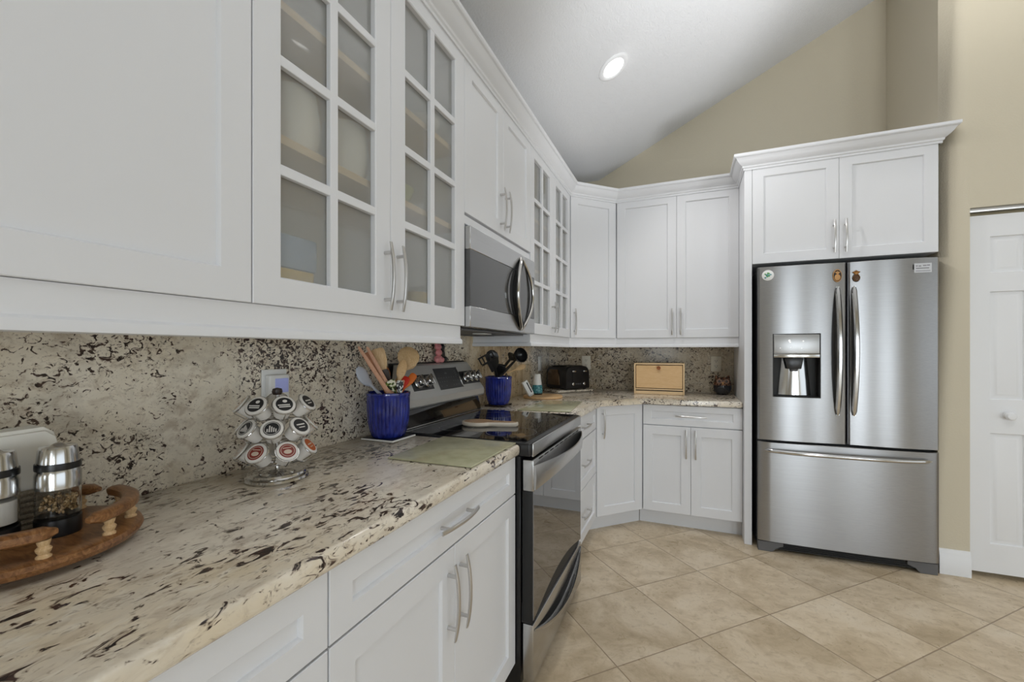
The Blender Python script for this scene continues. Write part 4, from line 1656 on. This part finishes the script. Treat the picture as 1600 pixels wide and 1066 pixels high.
def make_pod(M, lid, design, label, group):
    e = empty('coffee_pod', tuple(M.translation), label, 'coffee pod', group)
    mb = MB()
    mb.lathe([(0, -0.044), (0.0165, -0.044), (0.0185, -0.042), (0.0225, -0.003), (0.0258, -0.002), (0.0258, 0.0), (0.0235, 0.0008), (0, 0.0008)], 28, M)
    obj('cup', mb, M_cup, e)
    mb = MB()
    mb.lathe([(0, 0.0010), (0.0195, 0.0010), (0.0195, 0.0016), (0, 0.0017)], 28, M)
    mb.mi = 1
    q = M @ Matrix.Translation((0, 0, 0.0017))
    if design == 0:
        mb.ball((0.002, 0.009, 0), (0.0055, 0.0045, 0.0006), 12, 6, q)
        mb.box(-0.015, 0.012, -0.004, -0.001, 0, 0.0005, 0, q)
        mb.box(-0.013, 0.013, -0.0095, -0.0065, 0, 0.0005, 0, q)
    elif design == 1:
        for k in range(5):
            mb.box(-0.011 + k * 0.0048, -0.0085 + k * 0.0048, -0.010, -0.001 + (k * 7 % 4) * 0.0030, 0, 0.0005, 0, q)
        mb.lathe([(0.0165, 0), (0.0175, 0), (0.0175, 0.0005), (0.0165, 0.0005)], 28, q)
    elif design == 2:
        mb.lathe([(0.0150, 0), (0.0162, 0), (0.0162, 0.0005), (0.0150, 0.0005)], 28, q)
        mb.ball((0, -0.003, 0), (0.0095, 0.0062, 0.0006), 14, 6, q)
        mb.box(-0.010, 0.010, 0.0065, 0.0085, 0, 0.0005, 0, q)
    else:
        mb.box(-0.012, 0.012, 0.001, 0.0045, 0, 0.0005, 0, q)
        mb.box(-0.009, 0.009, -0.007, -0.0045, 0, 0.0005, 0, q)
    obj('foil_lid', mb, [lid, M_lidcream if lid in (M_lidred, M_lidorange) else M_cup], e)
    return e


# wire ring that grips every pod, joined to the pole
WIRES = []
tiers = {'top': (0.184, 40), 'middle': (0.125, 40), 'bottom': (0.066, 40)}
pods = [
    ('top', -84, M_lidcream, 3, 'white coffee pod seen edge-on at the left end of the top tier'),
    ('top', -34, M_lidblack, 0, 'black-lidded coffee pod on the top tier, left of the two facing front'),
    ('top', 11, M_lidblack, 0, 'black-lidded coffee pod on the top tier, right of the two facing front'),
    ('top', 60, M_lidblack, 3, 'black-lidded coffee pod turned to the right end of the top tier'),
    ('top', 180, M_lidblack, 3, 'coffee pod at the back of the top tier, facing the granite'),
    ('middle', -104, M_lidcream, 3, 'white coffee pod showing only its rim at the left end of the middle tier'),
    ('middle', -56, M_lidblack, 1, 'black-lidded coffee pod on the middle tier, turned left'),
    ('middle', -8, M_lidblack, 1, 'black-lidded coffee pod in the middle of the middle tier, facing front'),
    ('middle', 40, M_lidblack, 3, 'black-lidded coffee pod on the middle tier, turned right'),
    ('middle', 88, M_lidcream, 3, 'white coffee pod seen edge-on at the right end of the middle tier'),
    ('middle', 180, M_lidblack, 1, 'coffee pod at the back of the middle tier, facing the granite'),
    ('bottom', -82, M_lidcream, 2, 'pale pink-rimmed coffee pod at the left end of the bottom tier'),
    ('bottom', -34, M_lidred, 2, 'dark red-lidded coffee pod on the bottom tier, left of the pole'),
    ('bottom', 16, M_lidred, 2, 'red-lidded coffee pod on the bottom tier, right of the pole'),
    ('bottom', 68, M_lidorange, 3, 'orange-lidded coffee pod at the right end of the bottom tier'),
    ('bottom', 180, M_lidred, 2, 'coffee pod at the back of the bottom tier, facing the granite'),
]
wm = {}
for tier, ang, lid, des, lab in pods:
    zc, tilt = tiers[tier]
    M = pod_matrix(ang, zc + 0.020, 0.083, tilt)
    make_pod(M, lid, des, lab, 'coffee pods on the carousel')
    w_ = wm.setdefault(tier, MB())
    w_.tube([M @ Vector((0.0275 * math.cos(a), 0.0275 * math.sin(a), -0.004)) for a in [2 * PI * i / 24 for i in range(24)]], 0.0014, 6, None, True)
    c0 = M @ Vector((0, -0.0275 if (M.to_3x3() @ Vector((0, -1, 0))).z < 0 else 0.0275, -0.004))
    d = Vector((c0.x - KX, c0.y - KY, 0))
    p0 = Vector((KX, KY, CT + zc - 0.022)) + d.normalized() * 0.006
    w_.tube([p0, p0.lerp(Vector((c0.x, c0.y, p0.z)), 0.7), c0], 0.0014, 6)
for tier, w_ in wm.items():
    zc = tiers[tier][0]
    w_.lathe([(0.006, zc - 0.025), (0.0095, zc - 0.025), (0.0095, zc - 0.019), (0.006, zc - 0.019)], 16, KT)
    w_.tube([(KX + 0.046 * math.cos(a), KY + 0.046 * math.sin(a), CT + zc - 0.022) for a in [2 * PI * i / 40 for i in range(40)]], 0.0014, 6, None, True)
    obj('wire_tier', w_, M_chrome, t)

# ------------------------------------------------------------------ utensil crocks
def crock(x, y, z, label):
    mb = MB()
    mb.lathe([(0, 0), (0.058, 0), (0.063, 0.004), (0.070, 0.022), (0.0775, 0.060), (0.0805, 0.105), (0.0815, 0.150), (0.0830, 0.158), (0.0845, 0.163), (0.0835, 0.169), (0.0795, 0.171), (0.0765, 0.168), (0.0760, 0.120), (0.066, 0.025), (0.055, 0.010), (0, 0.009)], 128, T(x, y, z), 32, 0.0030, (3, 6))
    return obj('utensil_crock', mb, M_blue, loc=(x, y, z), label=label, cat='crock', group='blue utensil crocks')


C1 = (0.138, 1.366)
C2 = (0.135, 2.420)
mb = MB()
mb.box(C1[0] - 0.072, C1[0] + 0.076, C1[1] - 0.072, C1[1] + 0.072, CT + 0.0005, CT + 0.0065, 0.001, None, 1)
tr = obj('tile_trivet', mb, M_plate_w, loc=(C1[0], C1[1], CT), label='square black tile with white edges under the nearer blue crock', cat='trivet')
mb = MB()
mb.box(C1[0] - 0.070, C1[0] + 0.074, C1[1] - 0.070, C1[1] + 0.070, CT + 0.0066, CT + 0.0082, 0.0008, None, 1)
obj('glazed_face', mb, M_black, tr)
mb = MB()
for i in range(5):
    o_ = -0.052 + i * 0.026
    mb.box(C2[0] + o_ - 0.006, C2[0] + o_ + 0.006, C2[1] - 0.078, C2[1] + 0.078, CT + 0.005, CT + 0.011, 0.002, None, 1)
mb.box(C2[0] - 0.062, C2[0] + 0.062, C2[1] - 0.070, C2[1] - 0.054, CT + 0.0005, CT + 0.0055, 0.001, None, 1)
mb.box(C2[0] - 0.062, C2[0] + 0.062, C2[1] + 0.054, C2[1] + 0.070, CT + 0.0005, CT + 0.0055, 0.001, None, 1)
obj('slatted_trivet', mb, M_darkbrown, loc=(C2[0], C2[1], CT), label='small dark slatted trivet under the farther blue crock', cat='trivet')
Z1, Z2 = CT + 0.0085, CT + 0.0115
crock(C1[0], C1[1], Z1, 'cobalt blue ribbed crock of wooden spoons, left of the range')
crock(C2[0], C2[1], Z2, 'cobalt blue ribbed crock of black utensils, right of the range')

SHAPES = {
    # (position along the tool from tip, half width, half thickness)
    'spoon': [(0, .004, .002), (.02, .55, .25), (.08, .9, .4), (.15, 1.0, .45), (.22, .85, .4), (.28, .45, .35), (.32, .22, .3), (.6, .2, .3), (1, .22, .3)],
    'paddle': [(0, .55, .2), (.015, .85, .25), (.05, 1.0, .3), (.16, .95, .3), (.26, .6, .3), (.33, .26, .32), (.6, .22, .32), (1, .24, .32)],
    'stick': [(0, .3, .3), (.02, .6, .5), (.2, .8, .6), (.6, 1.0, .7), (1, .8, .6)],
    'spatula': [(0, .8, .14), (.01, .95, .16), (.06, 1.0, .18), (.20, .95, .2), (.27, .5, .25), (.31, .24, .28), (.6, .22, .28), (1, .22, .28)],
}


def tool(kind, C, zfloor, tip, rimy, m, hw, name, label, group, face=None, rimx=0.0, twist=0.0):
    """a utensil leaning in a crock: tip = (x, y, z); it crosses the rim at y = C.y + rimy"""
    rimz = zfloor + 0.165
    tipv = Vector(tip)
    rim = Vector((C[0] + rimx, C[1] + rimy, rimz))
    d = (rim - tipv).normalized()
    # go down inside until the floor or the wall
    end = rim.copy()
    for k in range(60):
        p = rim + d * 0.003 * k
        rad = math.hypot(p.x - C[0], p.y - C[1])
        lim = 0.052 + 0.02 * max(0, min(1, (p.z - zfloor - 0.02) / 0.1))
        if p.z < zfloor + 0.016 or (rad > lim and k > 2):
            break
        end = p
    ax = (end - tipv)
    Ln = ax.length
    ax.normalize()
    f = Vector(face) if face else Vector((CAM[0] - C[0], CAM[1] - C[1], 0)).normalized()
    u = ax.cross(f).normalized()
    v = u.cross(ax).normalized()
    Ls = []
    hl = min(1.0, 0.34 / Ln)   # keep head size about constant
    for s, a, b in SHAPES[kind]:
        s2 = s * hl if s < 0.4 else s
        c = tipv + ax * (Ln * s2)
        if kind in ('spoon',) and s < 0.3:
            c = c + v * 0.004 * math.sin(s / 0.3 * PI)
        wv, tv = max(0.0012, hw * a), max(0.0012, hw * b if kind in ('stick',) else 0.022 * b)
        Ls.append([c + u * wv * math.cos(2 * PI * k / 12) + v * tv * 0.5 * math.sin(2 * PI * k / 12) for k in range(12)])
    mb = MB()
    mb.loops(Ls)
    return obj(name, mb, m, loc=tuple(end), label=label, cat='utensil', group=group)


G1 = 'utensils in the nearer blue crock'
B1 = Z1 + 0.009
tool('spoon', C1, B1, (0.150, 1.176, 1.190), -0.062, M_bluegrey, 0.028, 'serving_spoon', 'pale blue-grey serving spoon leaning far left in the nearer crock', G1, (1, -0.1, 0.3))
tool('spoon', C1, B1, (0.120, 1.215, 1.172), -0.055, M_bluegrey, 0.016, 'slim_spoon', 'slim pale grey spoon behind the blue-grey serving spoon', G1)
tool('stick', C1, B1, (0.150, 1.188, 1.268), -0.040, M_pinkwood, 0.0085, 'chopstick', 'long pinkish wooden handle leaning left, outer of the two', G1, rimx=0.03)
tool('stick', C1, B1, (0.140, 1.242, 1.268), -0.022, M_pinkwood, 0.0085, 'chopstick', 'long pinkish wooden handle leaning left, inner of the two', G1, rimx=0.03)
tool('paddle', C1, B1, (0.090, 1.300, 1.248), -0.02, M_spoon_d, 0.018, 'wooden_spatula', 'dark brown wooden spatula standing at the back of the nearer crock', G1)
tool('paddle', C1, B1, (0.110, 1.330, 1.262), 0.0, M_spoon, 0.028, 'wooden_spatula', 'light wooden spatula with a square end, centre of the nearer crock', G1)
tool('paddle', C1, B1, (0.150, 1.325, 1.182), -0.01, M_darkbrown, 0.016, 'wooden_spatula', 'short very dark wooden spatula before the light square one', G1, rimx=0.02)
tool('spoon', C1, B1, (0.100, 1.385, 1.196), 0.010, M_spoon_d, 0.017, 'wooden_spoon', 'small brown wooden spoon at the centre back of the nearer crock', G1)
tool('spoon', C1, B1, (0.168, 1.424, 1.218), 0.018, M_board, 0.019, 'wooden_spoon', 'medium oval wooden spoon left of the big round one', G1, rimx=0.025)
tool('spoon', C1, B1, (0.130, 1.530, 1.268), 0.052, M_spoon, 0.046, 'wooden_spoon', 'big pale wooden spoon with a wide round bowl, leaning right', G1)
tool('spoon', C1, B1, (0.080, 1.610, 1.236), 0.058, M_spoon, 0.036, 'wooden_spoon', 'pale wooden spoon half hidden behind the big round one', G1, rimx=-0.03)
tool('paddle', C1, B1, (0.180, 1.425, 1.150), 0.020, M_red, 0.016, 'spatula', 'short bright red spatula at the front of the nearer crock', G1, rimx=0.045)
tool('paddle', C1, B1, (0.185, 1.474, 1.158), 0.045, M_orange, 0.015, 'spatula', 'short orange-brown spatula right of the red one', G1, rimx=0.035)
tool('stick', C1, B1, (0.195, 1.385, 1.140), 0.006, M_pinkwood, 0.009, 'spreader', 'short pale pink wooden spreader left of the red spatula', G1, rimx=0.05)
M_leafprint = mat('leaf_print', srgb(206, 204, 176), 0.45)
g = NT(M_leafprint)
g.color(g.ramp(g.noise(g.co, 75, 2, 0.5), [(0.42, srgb(34, 40, 26)), (0.47, srgb(110, 132, 52)), (0.54, srgb(222, 218, 200))], 'CONSTANT'))
tool('paddle', C1, B1, (0.180, 1.318, 1.142), -0.018, M_leafprint, 0.018, 'spreader', 'spreader with a green and cream leaf print in the nearer crock', G1, rimx=0.045)
M_zebra = mat('zebra_print', srgb(220, 220, 216), 0.45)
g = NT(M_zebra)
g.color(g.ramp(g.noise(g.co, 60, 1, 0.5, 2.0), [(0.47, srgb(24, 24, 26)), (0.50, srgb(226, 226, 222))], 'CONSTANT'))
tool('paddle', C1, B1, (0.195, 1.362, 1.140), -0.002, M_zebra, 0.013, 'spreader', 'spreader with a black and white print in the nearer crock', G1, rimx=0.055)

G2 = 'utensils in the farther blue crock'
B2 = Z2 + 0.009
VD = (0.42, -0.90, 0.08)
# slotted turner
tl = tool('spatula', C2, B2, (0.175, 2.150, 1.228), -0.045, M_blackmatte, 0.001, 'slotted_turner', 'black slotted turner leaning left in the farther crock', G2, VD)
axd = (Vector((C2[0], C2[1] - 0.045, B2 + 0.165)) - Vector((0.175, 2.150, 1.228))).normalized()
uu = axd.cross(Vector(VD)).normalized()
vv_ = uu.cross(axd).normalized()
HM = Matrix.Translation((0.175, 2.150, 1.228)) @ Matrix((uu, axd, vv_)).transposed().to_4x4()
mb = MB()
mb.box(-0.046, 0.046, -0.006, 0.008, -0.002, 0.002, 0.0015, HM, 1)
mb.box(-0.040, 0.040, 0.072, 0.090, -0.002, 0.002, 0.0015, HM, 1)
for k in range(5):
    mb.box(-0.045 + k * 0.0205, -0.037 + k * 0.0205, 0.007, 0.074, -0.002, 0.002, 0.0008, HM, 1)
mb.box(-0.010, 0.010, 0.088, 0.20, -0.003, 0.003, 0.0015, HM, 1)
obj('slotted_head', mb, M_blackmatte, tl)
tool('spoon', C2, B2, (0.110, 2.355, 1.258), -0.022, M_black, 0.040, 'serving_spoon', 'black serving spoon standing upright at the back of the farther crock', G2, VD)
tool('paddle', C2, B2, (0.150, 2.300, 1.215), -0.028, M_blackmatte, 0.034, 'spatula', 'broad black spatula behind the slotted turner', G2, VD)
tool('paddle', C2, B2, (0.125, 2.470, 1.170), 0.010, M_blackmatte, 0.034, 'spatula', 'short black spatula at the middle of the farther crock', G2, VD)
tool('paddle', C2, B2, (0.170, 2.395, 1.165), -0.006, M_black, 0.030, 'spatula', 'short glossy black spatula at the front of the farther crock', G2, VD)
# ladle
lt = tool('stick', C2, B2, (0.150, 2.690, 1.200), 0.040, M_black, 0.010, 'ladle', 'black ladle with a deep round cup leaning right in the farther crock', G2, VD)
mb = MB()
LM = Matrix.Translation((0.160, 2.730, 1.222)) @ Vector((0.75, -0.55, 0.25)).to_track_quat('Z', 'Y').to_matrix().to_4x4()
mb.lathe([(0, -0.040), (0.024, -0.036), (0.044, -0.018), (0.050, 0.004), (0.052, 0.010), (0.049, 0.011), (0.046, 0.004), (0.040, -0.015), (0.022, -0.031), (0, -0.035)], 28, LM)
obj('cup', mb, M_black, lt)
tool('spoon', C2, B2, (0.075, 2.830, 1.228), 0.050, M_black, 0.040, 'serving_spoon', 'black pasta spoon beyond the ladle in the farther crock', G2, VD, rimx=-0.03)
tool('spoon', C2, B2, (0.210, 2.700, 1.155), 0.052, M_spoon, 0.018, 'wooden_spoon', 'pale wooden spoon lying low beside the black ladle', G2, VD)
mb = MB()
mb.tube([(C2[0] + 0.075, C2[1] - 0.035, B2 + 0.150), (C2[0] + 0.074, C2[1] - 0.035, B2 + 0.172), (C2[0] + 0.066, C2[1] - 0.03, B2 + 0.182), (C2[0] + 0.058, C2[1] - 0.022, B2 + 0.172), (C2[0] + 0.030, C2[1] - 0.005, B2 + 0.02)], 0.0032, 8)
obj('wire_hook', mb, M_chrome, loc=(C2[0] + 0.03, C2[1], B2), label='small chrome wire loop over the rim of the farther crock', cat='utensil', group=G2)

# ------------------------------------------------------------------ things on the range
t = empty('figurine', (0.060, 1.880, 1.192), 'small pink and black ceramic animal figurine on top of the range backguard', 'figurine')
FZ = 1.1925
mb = MB()
mb.ball((0.052, 1.865, FZ + 0.020), (0.014, 0.036, 0.020), 20, 12)
mb.ball((0.060, 1.842, FZ + 0.016), (0.012, 0.016, 0.015), 14, 10)
mb.ball((0.060, 1.885, FZ + 0.015), (0.012, 0.017, 0.014), 14, 10)
mb.ball((0.052, 1.868, FZ + 0.052), (0.013, 0.026, 0.018), 18, 12)
mb.ball((0.052, 1.862, FZ + 0.080), (0.014, 0.026, 0.017), 18, 12)
mb.ball((0.062, 1.852, FZ + 0.076), (0.008, 0.010, 0.008), 12, 8)
mb.ball((0.050, 1.846, FZ + 0.096), (0.006, 0.008, 0.009), 10, 8)
obj('pink_animal', mb, M_pink, t)
mb = MB()
mb.ball((0.050, 1.925, FZ + 0.017), (0.014, 0.026, 0.017), 18, 12)
mb.ball((0.048, 1.908, FZ + 0.045), (0.012, 0.020, 0.024), 18, 12)
mb.ball((0.050, 1.902, FZ + 0.078), (0.013, 0.020, 0.019), 18, 12)
mb.ball((0.048, 1.912, FZ + 0.095), (0.006, 0.008, 0.008), 10, 8)
obj('black_animal', mb, M_black, t)

t = empty('spoon_rest', (0.385, 1.735, 0.9195), 'cream and brown spoon-shaped rest lying on the black cooktop', 'spoon rest')
SA = math.atan2(0.045, 0.235)
SM = Matrix.Translation((0.345, 1.728, 0.9197)) @ Matrix.Rotation(SA, 4, 'Z')


def outline(k):
    P = []
    for i in range(40):
        a = R(35) + (2 * PI - R(70)) * i / 39
        P.append((0.074 * k * math.cos(a), 0.058 * k * math.sin(a)))
    P += [(0.10, -0.026 * k), (0.165 - (1 - k) * 0.05, -0.019 * k), (0.182 - (1 - k) * 0.06, -0.010 * k), (0.182 - (1 - k) * 0.06, 0.010 * k), (0.165 - (1 - k) * 0.05, 0.019 * k), (0.10, 0.026 * k)]
    return P


mb = MB()
mb.loops([[(x, y, z) for x, y in outline(k)] for k, z in ((0.90, 0.0), (1.0, 0.005), (1.0, 0.014), (0.96, 0.0185), (0.88, 0.0185))], SM)
obj('body', mb, mat('rest_cream', srgb(214, 204, 188), 0.35), t)
M_restbrown = wood('rest_brown', srgb(96, 70, 48), srgb(160, 126, 92), srgb(206, 180, 146), (12, 30, 12), 0.45)
mb = MB()
mb.loops([[(x, y, z) for x, y in outline(k)] for k, z in ((0.87, 0.0186), (0.86, 0.0194), (0.5, 0.0190))], SM)
obj('inlay', mb, M_restbrown, t)

# ------------------------------------------------------------------ boards, bottle, device
mb = MB()
mb.prism([(0.348, 1.096), (0.640, 1.100), (0.640, 1.449), (0.334, 1.449)], CT + 0.0005, CT + 0.006, None, 0.002, 2)
obj('glass_board', mb, M_greenglass, loc=(0.5, 1.28, CT), label='large pale green glass cutting board left of the range', cat='cutting board')
mb = MB()
mb.prism([(0.320, 2.262), (0.618, 2.300), (0.572, 2.800), (0.330, 2.770)], CT + 0.0005, CT + 0.006, None, 0.002, 2)
obj('glass_board', mb, M_greenglass, loc=(0.47, 2.5, CT), label='pale green glass cutting board right of the range', cat='cutting board')
mb = MB()
mb.lathe([(0, 0.0005), (0.138, 0.0005), (0.142, 0.004), (0.142, 0.013), (0.138, 0.017), (0, 0.017)], 56, T(0.245, 2.96, CT))
obj('round_board', mb, M_board, loc=(0.245, 2.96, CT), label='round light wooden board beside the toaster', cat='cutting board')
BZ = CT + 0.0175
t = empty('bottle', (0.185, 3.010, BZ), 'small bottle with teal lower half and white tapered top on the round board', 'bottle')
BM = T(0.185, 3.010, BZ)
mb = MB()
mb.lathe([(0, 0), (0.036, 0), (0.038, 0.004), (0.038, 0.010), (0, 0.010)], 32, BM)
obj('base', mb, M_black, t)
mb = MB()
mb.lathe([(0, 0.0102), (0.038, 0.0102), (0.0395, 0.03), (0.037, 0.058), (0.033, 0.070), (0, 0.070)], 32, BM)
obj('label_sleeve', mb, M_teal, t)
mb = MB()
mb.lathe([(0, 0.0705), (0.0335, 0.0705), (0.031, 0.09), (0.0265, 0.125), (0.025, 0.145), (0.023, 0.150), (0, 0.150)], 32, BM)
obj('upper', mb, M_plate_w, t)
t = empty('handheld_device', (0.200, 2.870, BZ), 'small white upright device with a black stripe, leaning on the round board', 'device')
VM = T(0.196, 2.853, BZ + 0.006, 48) @ Matrix.Rotation(R(-30), 4, 'Y')
mb = MB()
mb.box(-0.022, 0.022, -0.012, 0.012, 0.010, 0.118, 0.004, VM, 3)
obj('casing', mb, M_plate_w, t)
mb = MB()
mb.box(0.004, 0.013, -0.0128, -0.0121, 0.024, 0.104, 0.0, VM)
obj('stripe', mb, M_black, t)
mb = MB()
mb.box(-0.020, 0.020, -0.010, 0.010, 0.0005, 0.0095, 0.002, VM, 1)
obj('end_cap', mb, M_nickel, t)

# ------------------------------------------------------------------ toaster on its granite slab
SL_M = T(0.257, 3.558, CT, 51)
mb = MB()
mb.box(-0.185, 0.185, -0.145, 0.145, 0.0005, 0.018, 0.003, SL_M, 2)
obj('granite_slab', mb, M_splash, loc=tuple(SL_M.translation), label='loose speckled granite slab under the black toaster', cat='slab')
TM = T(0.268, 3.562, CT + 0.0185, 54)
t = empty('toaster', tuple(TM.translation), 'black four-slice toaster with two levers, on a granite slab in the corner', 'toaster')
M_tside = mat('toaster_side', srgb(112, 92, 72), 0.22, 0.85)
TW, TD, TH = 0.128, 0.135, 0.195
sec = []
for i in range(24):
    a = PI * i / 23
    c_, s_ = math.cos(a), math.sin(a)
    sec.append((TW * (abs(c_) ** 0.42) * (1 if c_ > 0 else -1), 0.105 + (TH - 0.105) * (abs(s_) ** 0.5)))
sec += [(-TW - 0.004, 0.02), (-TW, 0.010), (TW, 0.010), (TW + 0.004, 0.02)]
mb = MB()
mb.loops([[(x * k, y, 0.010 + (z - 0.010) * k2) for x, z in sec] for y, k, k2 in ((-TD, 0.94, 0.95), (-TD + 0.012, 1.0, 1.0), (-TD + 0.060, 1.0, 1.0), (TD - 0.020, 1.0, 1.0), (TD, 0.95, 0.96))], TM)
obj('housing', mb, M_black, t)
mb = MB()
for xa, xb in ((-TW - 0.0045, -TW + 0.010), ):
    P = [(-TD + 0.075, 0.035), (TD - 0.030, 0.035), (TD - 0.030, 0.135), (TD - 0.06, 0.165), (-TD + 0.11, 0.165), (-TD + 0.085, 0.12)]
    mb.prism(P, xa - 0.0015, xb, TM @ MXX, 0.003, 2)
obj('side_panel', mb, M_tside, t)
mb = MB()
for xx in (-0.085, -0.035, 0.035, 0.085):
    mb.box(xx - 0.013, xx + 0.013, -TD + 0.055, TD - 0.045, TH - 0.004, TH + 0.0008, 0.0, TM)
obj('bread_slot', mb, M_gap, t)
for xx in (-0.058, 0.058):
    mb = MB()
    mb.box(xx - 0.004, xx + 0.004, -TD - 0.0012, -TD + 0.002, 0.065, 0.165, 0, TM)
    ch = obj('lever_channel', mb, M_gap, t)
    mb = MB()
    mb.box(xx - 0.020, xx + 0.020, -TD - 0.026, -TD - 0.001, 0.146, 0.160, 0.004, TM, 2)
    obj('lever', mb, M_chrome, ch)
    mb = MB()
    mb.lathe([(0, 0), (0.014, 0), (0.013, 0.014), (0.010, 0.016), (0, 0.016)], 20, TM @ Matrix.Translation((xx, -TD, 0.048)) @ Matrix.Rotation(R(90), 4, 'X'))
    obj('dial', mb, M_chrome, t)
mb = MB()
for k in range(3):
    mb.lathe([(0, 0), (0.006, 0), (0.006, 0.004), (0, 0.005)], 14, TM @ Matrix.Translation((-0.020 + k * 0.020, -TD, 0.048)) @ Matrix.Rotation(R(90), 4, 'X'))
obj('button', mb, M_grey, t)
mb = MB()
for xx in (-0.10, 0.10):
    for yy in (-0.10, 0.10):
        mb.lathe([(0, 0), (0.012, 0), (0.012, 0.011), (0, 0.011)], 12, TM @ Matrix.Translation((xx, yy, 0)))
obj('rubber_feet', mb, M_blackmatte, t)

# ------------------------------------------------------------------ bread box
X0, X1, Y0, Y1 = 0.822, 1.192, 3.500, 3.700
H = 0.242
t = empty('bread_box', ((X0 + X1) / 2, 3.6, CT), 'bamboo bread box with a drop-down front and round wooden knob', 'bread box')
mb = MB()
th = 0.011
z0 = CT + 0.0005
for a in (X0, X1 - th):
    mb.box(a, a + th, Y0, Y1, z0, z0 + H, 0.002, None, 1)
mb.box(X0 + th, X1 - th, Y0, Y1, z0 + H - th, z0 + H, 0.002, None, 1)
mb.box(X0 + th, X1 - th, Y0 + 0.004, Y1, z0 + 0.034, z0 + 0.043, 0.001, None, 1)
mb.box(X0 + th, X1 - th, Y1 - 0.008, Y1, z0, z0 + H - th, 0.001, None, 1)
mb.box(X0 + th, X1 - th, Y0 + 0.010, Y0 + 0.018, z0, z0 + 0.026, 0.001, None, 1)
obj('case', mb, M_bamboo_d, t)
mb = MB()
mb.box(X0 + th + 0.004, X1 - th - 0.004, Y0 + 0.006, Y0 + 0.016, z0 + 0.048, z0 + H - th - 0.005, 0.0015, None, 1)
fr = obj('front_flap', mb, M_bamboo, t)
mb = MB()
KN = Matrix.Translation(((X0 + X1) / 2, Y0 + 0.006, z0 + H - 0.036)) @ Matrix.Rotation(R(90), 4, 'X')
mb.lathe([(0, 0), (0.008, 0), (0.008, 0.008), (0.014, 0.013), (0.015, 0.018), (0.009, 0.0185), (0.007, 0.014), (0, 0.014)], 24, KN)
obj('knob', mb, M_spoon_d, fr)
mb = MB()
mb.box(X0 + th, X1 - th, Y0 + 0.03, Y0 + 0.034, z0 + 0.001, z0 + H - th - 0.001)
obj('lining', mb, M_darkbrown, t)

# ------------------------------------------------------------------ owl jar
OX, OY = 1.462, 3.700
OM = T(OX, OY, CT, 0)
t = empty('owl_jar', (OX, OY, CT), 'round dark ceramic owl-shaped jar in the corner by the fridge panel', 'jar')
M_owl = mat('owl_glaze', (0.012, 0.014, 0.022, 1), 0.15, coat=0.5)
M_owlb = mat('owl_brown', srgb(96, 62, 46), 0.25)
g = NT(M_owlb)
g.color(g.ramp(g.noise(g.co, 85, 2, 0.5), [(0.40, srgb(26, 20, 20)), (0.52, srgb(110, 70, 50)), (0.64, srgb(158, 122, 96))]))
mb = MB()
mb.lathe([(0, 0.0005), (0.040, 0.0005), (0.044, 0.006), (0.060, 0.030), (0.066, 0.055), (0.064, 0.074), (0, 0.074)], 40, OM)
obj('body', mb, M_owl, t)
mb = MB()
mb.lathe([(0, 0.0745), (0.0645, 0.0745), (0.062, 0.095), (0.054, 0.120), (0.040, 0.134), (0, 0.138)], 40, OM)
for sx in (-1, 1):
    mb.lathe([(0.020, 0), (0.014, 0.014), (0.006, 0.028), (0, 0.033)], 12, OM @ Matrix.Translation((0.036 * sx, -0.006, 0.120)) @ Matrix.Rotation(R(18 * sx), 4, 'Y'))
lidq = obj('head_lid', mb, M_owlb, t)
M_owleye = mat('owl_eye_ring', srgb(150, 120, 104), 0.3)
mb = MB()
for sx in (-1, 1):
    q = OM @ Matrix.Translation((0.024 * sx, -0.0555, 0.104)) @ Matrix.Rotation(R(66), 4, 'X')
    mb.mi = 0
    mb.lathe([(0.009, -0.004), (0.019, -0.004), (0.018, 0.004), (0.009, 0.002)], 22, q)
    mb.mi = 1
    mb.lathe([(0, 0.0), (0.009, -0.001), (0.007, 0.004), (0, 0.006)], 18, q)
obj('eye', mb, [M_owleye, M_owl], lidq)
mb = MB()
mb.lathe([(0.008, 0), (0.006, 0.012), (0, 0.022)], 10, OM @ Matrix.Translation((0, -0.058, 0.098)) @ Matrix.Rotation(R(150), 4, 'X'))
obj('beak', mb, M_tan, lidq)
